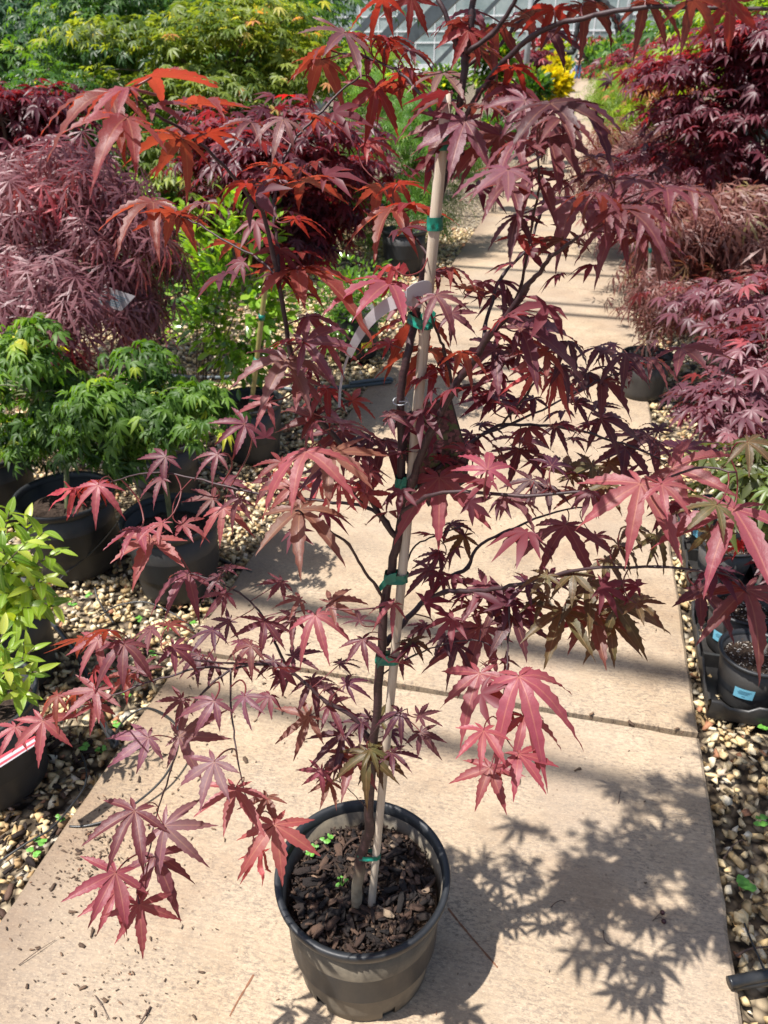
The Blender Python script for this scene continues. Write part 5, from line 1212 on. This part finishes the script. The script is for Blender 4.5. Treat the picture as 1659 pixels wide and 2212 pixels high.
# bamboo in the staked maple's pot
def cane(label, a, b, r=.007, mat='bamboo', bands=()):
    e = empty('bamboo_stake', a, label, 'stake'); a, b = Vector(a), Vector(b)
    pts = [a.lerp(b, t) for t in np.linspace(0,1,22)]
    MB().tube(pts, [r*(1.18 if i % 5 == 2 else 1) for i in range(22)], 9).build('cane', M[mat], e)
    for t in bands:
        p = a.lerp(b, t); d = (b-a).normalized()
        MB().tube([p-d*.011, p, p+d*.011], r*1.35, 12).build('tie', M['tape'], e)
    return e
cane('yellow-green bamboo stake with green ties in the staked burgundy maple pot', (-1.30,2.90,.15), at_y(580,560,2.88), .010, 'bamboo', (.18,.42,.68))
cane('thin brown stake of the slender weeping maple on the path edge', (.45,4.05,.15), at_y(1405,520,4.05), .007, 'stake', (.5,.93))
quad_tag('pot_sticker', 'small yellow sticker on the black pot of the small green shrub', [at_y(781,742,4.25), at_y(803,738,4.25), at_y(803,750,4.25), at_y(781,754,4.25)][::-1], 'sticker_yellow', None, None, 'sticker')
quad_tag('plant_label', 'white plastic label beside the stems of the small green shrub', [at_y(740,690,4.3), at_y(805,655,4.3), at_y(812,672,4.3), at_y(750,702,4.3)][::-1], 'white_tag')

# --- trays of small pots on the right
def tray(label, x0, y0, w, d):
    e = empty('plant_tray', (x0+w/2, y0+d/2, -.015), label, 'tray'); h = .062; z0 = -.022; t = .004
    mb = MB()
    mb.box((x0+.012,y0+.012,z0), (x0+w-.012,y0+d-.012,z0+.004))
    mb.build('floor', M['tray'], e, False)
    def wall(ax, ay, bx, by):
        n = 18; m = MB(); L = math.hypot(bx-ax, by-ay); ux, uy = (bx-ax)/L, (by-ay)/L; nx, ny = -uy, ux
        for i in range(n+1):
            q = i/n; top = z0+h+(.012 if (i % 6) in (0,1,5) else -.006)
            for off, z in ((.012, z0), (0, top), (-.004, top+.002), (-.008, top-.004), (t-.002, z0+.004)):
                m.v.append((ax+ux*L*q+nx*off, ay+uy*L*q+ny*off, z))
        for i in range(n):
            for k in range(4):
                a = i*5+k; m.f.append((a, a+1, a+6, a+5))
        m.build('wall', M['tray'], e)
    wall(x0,y0,x0+w,y0); wall(x0+w,y0,x0+w,y0+d); wall(x0+w,y0+d,x0,y0+d); wall(x0,y0+d,x0,y0)
    rb = MB()
    for k in (1,):
        rb.box((x0+.01, y0+d/2-.005, z0+.004), (x0+w-.01, y0+d/2+.005, z0+.05)).box((x0+w/2-.005, y0+.01, z0+.004), (x0+w/2+.005, y0+d/2-.006, z0+.0505))
    rb.build('divider', M['tray'], e, False)
    return e
tray('black plastic tray nearest the camera on the right gravel', .512, 1.70, .44, .45)
tray('black plastic tray behind the near tray on the right gravel', .520, 2.28, .44, .45)
SP = [(.625,1.815,'small black pot with a blue sticker at the near corner of the tray',1),(.838,1.815,'small black pot right of the stickered one at the picture edge',0),
      (.622,2.035,'small black pot with a blue sticker behind the near corner pot',1),(.838,2.035,'small black pot at the back of the near tray',0),
      (.632,2.40,'small grey pot in the far tray, nearest the path',0),(.848,2.40,'small black pot in the far tray at the picture edge',0),
      (.632,2.62,'small black pot at the back of the far tray with a blue sticker',1),(.848,2.62,'small black pot at the far right back of the far tray',0)]
for i, (x, y, lab, stk) in enumerate(SP):
    pe, so, rs = pot('plant_pot', (x, y, -.016), .097, .165, .073, lab, 'pot_grey' if i == 4 else 'pot', 'pot_rim', .135, 'perlite', seg=32)
    nn = 520
    scatter('potting_mix', in_disc(nn, rs-.002, .135, .143, Vector((x,y,-.016))), rng.uniform(.0014,.0036,nn), M['perlite'], CHIPS, rng.random(nn), .4, parent=so)
    cane('thin bamboo stake in the ' + ('stickered near corner pot', 'near tray pot at the picture edge', 'second stickered pot of the near tray', 'back pot of the near tray', 'grey pot of the far tray', 'front pot of the far tray at the picture edge', 'stickered back pot of the far tray', 'far right back pot of the far tray')[i], (x+.01, y, .08), (x+.05+random.uniform(-.02,.03), y+.05, .52+random.uniform(-.06,.1)), .0042, 'stake', (.25,.5))
    if stk:
        # the sticker follows the pot's wall on the side facing the path and the camera
        a0 = R(-128) if i == 0 else (R(-150) if i == 2 else R(-165)); z0, z1 = (.052, .088); rb_ = lambda z: .073+(.097-.006-.073)*z/.165+.0022
        n = 7; v = []
        for k in range(n+1):
            a = a0 + (k/n)*.62 + .03
            for z in (z0+.004*k/n, z1+.004*k/n): v.append((x+rb_(z)*math.cos(a), y+rb_(z)*math.sin(a), z-.016))
        e = empty('pot_sticker', v[0], ('pale blue printed sticker on the near corner pot of the tray', '', 'pale blue printed sticker on the second pot of the near tray', '', '', '', 'pale blue sticker on a pot in the far tray')[i], 'sticker')
        link('paper', mesh('paper', v, [(2*k, 2*k+2, 2*k+3, 2*k+1) for k in range(n)], True), M['sticker_blue'], e)
        for zz, u0, u1 in ((.079,.25,.85),(.074,.18,.78),(.069,.22,.7),(.060,.42,.60)):
            w = []
            for k in range(5):
                u = u0+(u1-u0)*k/4; a = a0+u*.62+.03
                for z in (zz, zz+.0022): w.append((x+(rb_(z)+.0008)*math.cos(a), y+(rb_(z)+.0008)*math.sin(a), z-.016+.003*u))
            link('print', mesh('print', w, [(2*k, 2*k+2, 2*k+3, 2*k+1) for k in range(4)], True), M['ink'], e)

# --- irrigation tubes and drip lines
def tube_thing(name, label, pts, r, mat='hose', cat='hose', sides=10):
    C = catmull(pts, 6); e = empty(name, C[0], label, cat)
    MB().tube(C, r, sides).build('tube', M[mat], e)
    return e
def gz(x, y, z=-.008): return at_z(x, y, z)
h = tube_thing('irrigation_hose', 'thick black irrigation tube running over the left gravel to its folded end', [gz(100,1330), gz(135,1372), gz(165,1410,.0), gz(190,1460,.002), gz(208,1520,.002), gz(222,1560,.004), gz(240,1596,.006), gz(246,1612,.008)], .0085)
MB().tube(catmull([gz(246,1612,.008), gz(252,1607,.018), gz(248,1592,.022), gz(236,1578,.02)], 5), .0075, 10).build('folded_end', M['hose'], h)
tube_thing('drip_line', 'thin black drip line curving from the gravel over the path edge at left', [gz(150,1785,.002), gz(185,1784,.004), gz(240,1768,.012), gz(300,1730,.02), gz(345,1690,.03), gz(372,1650,.04), gz(385,1610,.05), gz(382,1570,.04), gz(350,1540,.02), gz(310,1530,0), gz(270,1555,-.005), gz(247,1588,.012)], .0028, 'hose', 'drip line', 8)
tube_thing('drip_line', 'thin black drip line sagging along the lower left gravel', [gz(0,1860,-.004), gz(60,1820,.004), gz(110,1790,.006), gz(150,1745,.004), gz(182,1700,.0), gz(186,1660,.0), gz(176,1628,-.004)], .0026, 'hose', 'drip line', 8)
tube_thing('drip_line', 'thin black drip line slanting up from the left gravel to the twin pot', [gz(118,1268,0), gz(140,1240,.03), gz(185,1205,.08), gz(225,1165,.15), gz(262,1120,.24), gz(285,1095,.27)], .0024, 'hose', 'drip line', 8)
tube_thing('drip_line', 'thin black drip line arching over the gravel between shrub and twin pots', [gz(215,1330,0), gz(255,1308,.01), gz(310,1300,.015), gz(360,1318,.01), gz(395,1340,0), gz(420,1362,0)], .0026, 'hose', 'drip line', 8)
tube_thing('drip_line', 'short thin black tube stub standing in the gravel at left', [gz(205,1270,.03), gz(210,1290,.012), gz(225,1318,0), gz(245,1345,-.004)], .003, 'hose', 'drip line', 8)
tube_thing('irrigation_hose', 'black irrigation tube beside the nearer green maple pot', [gz(405,985), gz(450,1010), gz(505,1040), gz(545,1065)], .008)
tube_thing('irrigation_hose', 'black irrigation tube in shade by the path edge behind the twin pots', [gz(430,1185), gz(470,1205), gz(510,1225), gz(545,1240)], .009)
hb = tube_thing('irrigation_hose', 'grey-blue irrigation tube with folded end reaching the path behind the trunk', [gz(600,838), gz(660,842), gz(720,838), gz(780,832,.006), gz(846,824,.012)], .011, 'hose_blue')
MB().tube(catmull([gz(846,824,.012), gz(842,818,.03), gz(800,822,.03), gz(755,828,.028)],5), .010, 10).build('folded_end', M['hose_blue'], hb)
tube_thing('drip_line', 'thin wire drip line rising by the grey-blue tube', [gz(700,838,.0), gz(690,822,.03), gz(668,812,.03), gz(640,806,.02)], .0026, 'hose', 'drip line', 8)
tube_thing('irrigation_hose', 'pale blue irrigation tube on the gravel behind the green maples', [gz(370,812), gz(420,815), gz(470,816), gz(520,812)], .012, 'hose_blue')
h2 = tube_thing('irrigation_hose', 'black folded irrigation tube end on the path edge at lower right', [gz(1575,2122,.018), gz(1600,2117,.018), gz(1660,2105,.014), gz(1740,2088,.006)], .0115)
MB().tube(catmull([gz(1577,2128,.007), gz(1615,2124,.006), gz(1700,2112,.0)],5), .0105, 10).build('folded_end', M['hose'], h2)
MB().tube(catmull([gz(1651,2096,.034), gz(1640,2070,.03), gz(1622,2030,.018), gz(1608,1995,.008)],5), .0022, 6).build('zip_tie', M['hose'], h2)
tube_thing('irrigation_hose', 'black tube lying under the small maples right of the path pot', [gz(1468,870), gz(1500,855), gz(1525,862), gz(1560,850)], .012)

# --- small weeds in the gravel
for i, (x, y, lab) in enumerate(((130,1775,'by the drip line crossing onto the path'),(90,1820,'in the lower left corner of the gravel'),(75,1850,'at the path edge in the lower left corner'),(272,1502,'left of the path under the long low branch'),(255,1570,'beside the folded end of the black tube'),(190,1290,'below the scuffed twin pot'),(160,1310,'on the sunny gravel below the twin pots'),(300,1340,'by the nearer maple pot'),(420,1350,'at the path edge below the nearer maple pot'),(370,1360,'between the drip line and the path'),(180,1620,'near the lower left pot'),(220,1625,'left of the folded tube end'),(330,1420,'under the red leaves left of the path'),(1610,1920,'on the right gravel beside the path'),(1650,1575,'on the right gravel below the tray'),(1640,1780,'on the right gravel at the picture edge'))):
    sprout('weed', gz(x, y, -.012), 'small round-leaved green weed ' + lab, 5 if i != 13 else 7, .0085 if i != 13 else .013, 'weed', 'weed', .014 if i != 13 else .02)
# --- fallen things on the path
M['twig'] = simple('dry_twig', (.09,.055,.04), .8, .3, 60, .2)
M['berry'] = simple('dark_berry', (.045,.008,.010), .3, .2, 60, .1)
def berry(lab, x, y, x2, y2):
    a = at_z(x, y, .0045); b = at_z(x2, y2, .002); e = empty('berry', a, lab, 'berry')
    bm = bmesh.new(); bmesh.ops.create_icosphere(bm, subdivisions=2, radius=.0052, matrix=Matrix.Translation(a)); me = bpy.data.meshes.new('fruit'); bm.to_mesh(me); bm.free()
    link('fruit', me, M['berry'], e); MB().tube(catmull([a, a.lerp(b,.5)+Vector((.004,.006,.003)), b],4), .0007, 5).build('stalk', M['twig'], e)
berry('dark red fallen berry with its stalk on the shaded path', 1431, 1971, 1410, 1990)
berry('dark red fallen berry just below the other on the shaded path', 1434, 1990, 1411, 1987)
def twig(lab, pts, r=.0012): 
    C = catmull([at_z(x, y, .003+.004*(i % 2)) for i, (x, y) in enumerate(pts)], 4); e = empty('twig', C[0], lab, 'twig')
    MB().tube(C, list(np.linspace(r, r*.5, len(C))), 6).build('stick', M['twig'], e)
twig('short dark twig on the path at the bottom edge left of the pot', [(325,2175),(312,2195),(300,2215)], .0022)
twig('thin curved twig on the shaded path right of the pot', [(1190,1960),(1200,1950),(1212,1945),(1222,1948)])
twig('thin upright twig shadowed on the path right of the pink leaves', [(1336,1735),(1338,1722),(1341,1708)], .0013)
twig('short stalk with seed on the path below the berries', [(1303,2010),(1306,2030),(1320,2042)])
twig('thin stem lying on the gravel at the right path edge', [(1563,1855),(1580,1830),(1600,1815),(1612,1818)], .0018)
twig('bent brown twig on the gravel beside the folded tube', [(1590,2065),(1620,2050),(1660,2045)], .003)
twig('long thin straw on the path at the lower left', [(40,2085),(80,2055),(120,2030)], .001)
twig('curved dry stem near the lower left corner of the path', [(205,2150),(215,2165),(225,2180),(232,2200)], .001)
M['rust'] = simple('rust_stain', (.19,.085,.045), .9, .35, 90, .2, .001)
def stain(lab, pts, w):
    C = catmull([at_z(x, y, .0012) for x, y in pts], 6); v, f = [], []; rr = random.Random(5)
    for i, p in enumerate(C):
        t = (C[min(i+1,len(C)-1)]-C[max(i-1,0)]).normalized(); s = Vector((-t.y, t.x, 0))*w*rr.uniform(.5,1.1)
        v += [tuple(p-s), tuple(p+s)]
    for i in range(len(C)-1): f.append((2*i,2*i+1,2*i+3,2*i+2))
    o = link('rust_stain', mesh('rust_stain', v, f, False), M['rust'], path)
stain('rust', [(968,1962),(990,1990),(1015,2020),(1045,2055),(1075,2090)], .0022)
stain('rust', [(548,2105),(530,2135),(512,2165),(496,2195)], .0020)

# ================================================================== far structures
# overhead frame of the shade house: pipes whose shadows cross the path
fr = empty('shade_house_frame', (-4.6,4,-.05), 'galvanised pipe frame standing over the path and beds', 'frame')
k = 7.5; sh = .60/math.tan(SUN_EL); 
for gy, rr_ in ((1.32,.030),(1.765,.048),(4.18,.034),(5.36,.034),(5.62,.030),(6.55,.036),(7.22,.034),(7.80,.030),(9.2,.03),(11,.03)):
    y = gy - k*.60/math.tan(SUN_EL)
    tilt = -.05
    MB().tube([(-5.4,y+tilt*(-4),k),(4.6,y+tilt*4*.9,k)], rr_, 8).build('cross_pipe', M['steel'], fr)
for x in (-5.4, 4.6):
    MB().tube([(x,-1.5,k-.08),(x,14,k-.08)], .04, 8).build('side_rail', M['steel'], fr)
    for y in (-1.4, 13.8): MB().tube([(x,y,-.1),(x,y,k-.05)], .045, 8).build('post', M['steel'], fr)
# steel posts by the path
def post(lab, x, Y, r, top):
    p = at_y(x, 150, Y); e = empty('steel_post', (p.x, p.y, -.05), lab, 'post')
    MB().tube([(p.x,p.y,-.05),(p.x,p.y,top)], r, 10).build('pipe', M['steel'], e)
    MB().lathe([(r*1.05,0),(r*1.5,.004),(r*1.5,.03),(r*1.05,.034)], 12, (p.x,p.y,-.05)).build('collar', M['steel'], e)
post('grey steel post left of the far path by the dark red shrub', 1136, 16.5, .055, 4.2)
post('grey steel post right of the far path beside the black cloth', 1343, 27, .10, 6)
# sloped dark beams of the neighbouring shade roof
for i, (xa, ya, xb, yb, Y, w, lab) in enumerate(((905,70,1010,-30,19,.16,'nearest sloped dark beam above the lime maple'),(860,105,985,-30,22,.20,'second sloped dark beam'),(800,110,930,-30,25,.20,'third sloped dark beam'),(735,110,870,-30,28,.2,'fourth sloped dark beam, farthest left'),(960,120,1075,0,17,.07,'thin sloped dark beam by the dark green shrub'))):
    a, b = at_y(xa, ya, Y), at_y(xb, yb, Y); d = (b-a).normalized(); a0 = a - d*((a.z+.05)/d.z) if d.z > .05 else a
    e = empty('roof_beam', a0, lab + ' of the shade roof at top centre', 'beam')
    b2 = b + d*1.2; s = Vector((0,1,0))*w*.5; u = d.cross(Vector((0,1,0))).normalized()*w*.5
    mb = MB(); mb.v = [tuple(p+q) for p in (a0, b2) for q in (s+u, s-u, -s-u, -s+u)]
    mb.f = [(0,1,2,3),(7,6,5,4)]+[(k2,k2+4,(k2+1) % 4+4,(k2+1) % 4) for k2 in range(4)]
    mb.build('beam', M['dark_steel'], e, False)
# black cloth rolled along a hoop
def cloth_roll(lab, pts, Y, r):
    C = catmull([at_y(x, y, Y) for x, y in pts], 6); e = empty('shade_cloth', C[0], lab, 'shade cloth')
    MB().tube(C, [r*(1+.18*math.sin(i*1.9)) for i in range(len(C))], 9).build('roll', M['black_cloth'], e)
cloth_roll('black shade cloth roll drooping across the left of the far path', [(1090,140),(1120,128),(1160,118),(1200,114),(1237,112),(1241,95),(1248,60),(1260,20),(1275,-30)], 24, .07)
cloth_roll('black shade cloth gathered on the hoop right of the far path', [(1276,-20),(1300,5),(1325,30),(1337,60),(1340,112)], 25, .11)
cloth_roll('black cloth strip slung from the hoop towards the right', [(1330,35),(1360,70),(1400,85),(1450,80)], 25.5, .06)
# glasshouse across the far end
def glass_mat():
    m, nt, p = new_mat('whitewashed_glass')
    n = noise(nt, worldpos(nt), .6, 4)
    nt.links.new(ramp(nt, n, [(.35,(.26,.33,.33)),(.65,(.52,.58,.57))]), p.inputs['Base Color']); p.inputs['Roughness'].default_value = .22
    t = nd(nt, 'ShaderNodeBsdfTransparent'); t.inputs[0].default_value = (.85,.92,.90,1)
    mx = nd(nt, 'ShaderNodeMixShader'); mx.inputs[0].default_value = .38
    nt.links.new(p.outputs[0], mx.inputs[1]); nt.links.new(t.outputs[0], mx.inputs[2]); nt.links.new(mx.outputs[0], nt.nodes['Material Output'].inputs[0])
    return m
M['glass'] = glass_mat()
GY, GX0, GX1 = 74.0, -34.0, 22.0
gh = empty('glasshouse', (-6, GY, -.05), 'long pale glasshouse with white glazing bars across the far end of the path', 'greenhouse')
rows = [0.0, 0.75, 2.35, 3.15, 4.2, 5.6, 7.2]
MB().box((GX0,GY-.06,-.05),(GX1,GY+.06,.72)).build('base_wall', M['white_frame'], gh, False)
for z in rows[1:]: MB().box((GX0,GY-.07,z-.05),(GX1,GY+.07,z+.05)).build('rail', M['white_frame'], gh, False)
pm = {}
for r in range(1, len(rows)-1):
    me = MB().box((-.74,-.012,rows[r]+.05),(.74,.012,rows[r+1]-.05)).mesh('pane', False); me.materials.append(M['glass']); pm[r] = me
nb = int((GX1-GX0)/1.6)
bar = MB().box((-.04,-.055,.72),(.04,.055,7.2)).mesh('glazing_bar', False); bar.materials.append(M['white_frame'])
for i in range(nb+1):
    x = GX0+1.6*i
    o = link('glazing_bar', bar); o.location = (x, GY, 0); under(o, gh)
    if i < nb and -29 < x < 13:
        for r in pm:
            o = link('pane', pm[r]); o.location = (x+.8, GY, 0); under(o, gh)
    elif i < nb:
        o = link('wide_pane', MB().box((x+.06,GY-.012,.78),(x+1.54,GY+.012,7.1)).mesh('wide_pane', False), M['glass'], gh)
MB().box((GX0,GY+7.9,-.05),(GX1,GY+8.0,7.2)).build('back_wall', M['white_frame'], gh, False)
rf = MB(); n = len(rf.v)
rf.v = [(GX0,GY-.1,7.2),(GX1,GY-.1,7.2),(GX1,GY+4,9.4),(GX0,GY+4,9.4),(GX1,GY+8.1,7.2),(GX0,GY+8.1,7.2)]; rf.f = [(0,1,2,3),(3,2,4,5)]
rf.build('roof', M['glass'], gh, False)
# hanging baskets of red flowers inside the front and benches of plants before it
def flower_clump(name, label, c, r, n, leaf, fm='flower', cat='flowers', group=None, flatz=.6):
    e = empty(name, (c[0], c[1], c[2]-r*flatz), label, cat, group)
    d = norm(rng.normal(0,1,(n,3))); pos = np.array(c)+d*np.array([r,r,r*flatz])*rng.uniform(.4,1,n)[:,None]**.5
    leaf_mass('blooms', pos, d, np.cross(d, rng.normal(0,1,(n,3)))+np.array([0,0,.6]), leaf*rng.uniform(.6,1.2,n), rng.random(n), 'round', FM[fm], e)
    MB().lathe([(r*.35,-r*flatz*1.25),(r*.6,-r*flatz*.5),(r*.62,-r*flatz*.45)], 12, c).build('basket', M['pot'], e)
    return e
for i in range(13):
    p = at_y(1150+24*i, 92, GY-1.2)
    e = flower_clump('flower_basket', 'hanging basket of red flowers in the row before the glasshouse', (p.x,p.y,p.z), .42, 110, .24, group='red flower baskets along the glasshouse')
    MB().tube([(p.x,p.y,p.z),(p.x,p.y,4.2)], .012, 5, False).build('hanger', M['steel'], e)
for i, (x, y, Y, lab, fm) in enumerate(((1270,158,66,'red geranium bowl right of the standing person','flower'),(1282,160,65,'second red geranium bowl at the end of the path','flower'),(1300,150,64,'pink flower bowl by the lime mound','flower'),(1256,160,67,'red flower bowl just behind the standing person','flower'))):
    p = at_y(x, y, Y); flower_clump('flower_bowl', lab, (p.x, p.y, .42), .5, 120, .22, fm, 'flowers')
bn = empty('display_bench', (.6,69,0), 'dark wooden display bench at the far end of the path', 'bench')
MB().box((-2.2,68.6,.78),(3.2,69.6,.86)).build('bench_top', M['brown_bark'], bn, False)
for x in (-2.0,.5,3.0): MB().box((x-.06,68.7,-.05),(x+.06,69.5,.779)).build('leg', M['brown_bark'], bn, False)
# background trees closing the view behind the beds
plant('maple_tree', 'large green tree standing behind the left beds', 'tree', (-260,-260,360,160), 17, 'small', 'blue', 3000, .24, None, 'layer', 90, .6, .09)
plant('maple_tree', 'large dark green tree standing behind the yellow-tipped maple', 'tree', (300,-240,760,150), 18.5, 'small', 'green', 3000, .24, None, 'layer', 90, .6, .09, tb=(1.6,2.4))
plant('maple_tree', 'large green tree behind the tall burgundy maple', 'tree', (1440,-200,1900,130), 21, 'small', 'green', 2600, .27, None, 'layer', 90, .65, .09, tb=(1.6,2.4))

# ================================================================== the person at the far end
def person(loc, H):
    M['skin'] = simple('skin', (.52,.30,.22), .55, .05, 20, 0); M['shirt'] = simple('black_tshirt', (.018,.018,.020), .8, .2, 15, .1); M['print'] = simple('white_shirt_print', (.75,.75,.75), .7, .05, 20, 0)
    M['jeans'] = simple('blue_jeans', (.085,.18,.36), .8, .2, 20, .1); M['hair'] = simple('dark_hair', (.03,.018,.014), .5, .3, 60, .1); M['shoe'] = simple('dark_shoe', (.03,.03,.032), .5, .1, 20, 0)
    s = H/1.75; e = empty('person', loc, 'person in black printed t-shirt and blue jeans with folded arms at the path end', 'person')
    def skin_mesh(name, verts, edges, rad, mat, root=0, sub=2):
        me = bpy.data.meshes.new(name); me.from_pydata([Vector(v)*s+Vector(loc) for v in verts], edges, [])
        o = link(name, me, mat)
        o.modifiers.new('skin', 'SKIN'); md = o.modifiers.new('sub', 'SUBSURF'); md.levels = sub; md.render_levels = sub
        for i, r in enumerate(rad):
            sv = me.skin_vertices[0].data[i]; rr_ = r if isinstance(r, tuple) else (r, r); sv.radius = (rr_[0]*s, rr_[1]*s); sv.use_root = i == root
        dg = bpy.context.evaluated_depsgraph_get(); me2 = bpy.data.meshes.new_from_object(o.evaluated_get(dg))
        o.modifiers.clear(); o.data = me2; me2.polygons.foreach_set('use_smooth', [True]*len(me2.polygons))
        if len(me2.materials) == 0: me2.materials.append(mat)
        under(o, e); return o
    # one continuous body: pelvis, spine, neck, head, arms folded at the waist, legs
    V = [(0,0,.93),(0,0,1.12),(0,0,1.32),(0,.0,1.45),(0,-.01,1.53),(0,-.02,1.62),(0,-.01,1.72),
         (-.18,0,1.40),(-.24,.02,1.13),(-.03,-.16,1.04),(.05,-.17,1.05),
         (.18,0,1.40),(.26,.02,1.15),(.04,-.17,1.07),(-.05,-.18,1.06),
         (-.09,0,.88),(-.10,0,.50),(-.11,.01,.10),(-.11,-.12,.035),(.09,0,.88),(.11,0,.50),(.12,.02,.10),(.13,-.11,.035)]
    E_ = [(0,1),(1,2),(2,3),(3,4),(4,5),(5,6),(3,7),(7,8),(8,9),(9,10),(3,11),(11,12),(12,13),(13,14),(0,15),(15,16),(16,17),(17,18),(0,19),(19,20),(20,21),(21,22)]
    r_ = [(.15,.11),(.125,.095),(.155,.11),(.12,.08),.052,(.078,.092),(.07,.085),.06,.043,.033,.03,.06,.043,.033,.03,.095,.065,.043,.035,.095,.065,.043,.035]
    skin_mesh('body', V, E_, r_, M['skin'])
    skin_mesh('shirt', [(0,0,.99),(0,0,1.12),(0,0,1.32),(0,0,1.455),(-.19,0,1.405),(-.225,.01,1.24),(.19,0,1.405),(.235,.01,1.25)], [(0,1),(1,2),(2,3),(3,4),(4,5),(3,6),(6,7)], [(.165,.125),(.15,.118),(.172,.128),(.10,.085),.078,.068,.078,.068], M['shirt'])
    skin_mesh('jeans', [(0,0,.98),(-.09,0,.86),(-.10,0,.50),(-.11,.01,.11),(.09,0,.86),(.11,0,.50),(.12,.02,.11)], [(0,1),(1,2),(2,3),(0,4),(4,5),(5,6)], [(.16,.125),.112,.082,.062,.112,.082,.062], M['jeans'])
    skin_mesh('hair', [(0,.03,1.56),(0,.035,1.66),(0,.01,1.755)], [(0,1),(1,2)], [(.07,.06),(.09,.08),(.075,.085)], M['hair'])
    n0 = []
    mb = MB()
    for j in range(6):
        for i in range(7):
            x = -.085+.17*i/6; z = 1.27+.13*j/5; mb.v.append(tuple(Vector((x, -.142-.004*math.cos(x*12), z))*s+Vector(loc)))
    for j in range(5):
        for i in range(6): a = j*7+i; mb.f.append((a,a+1,a+8,a+7))
    mb.build('shirt_print', M['print'], e)
    for sx in (-1, 1):
        for k in range(4):
            bx = sx*(.035+.012*k); MB().tube([Vector((bx,-.185,1.075-.012*k))*s+Vector(loc), Vector((bx+sx*.03,-.20,1.06-.012*k))*s+Vector(loc), Vector((bx+sx*.055,-.185,1.05-.010*k))*s+Vector(loc)], [.009*s,.008*s,.006*s], 6).build('finger', M['skin'], e)
pp = at_y(1246, 172, 59.0)
person((pp.x, 59.0, 0.0), 1.85)
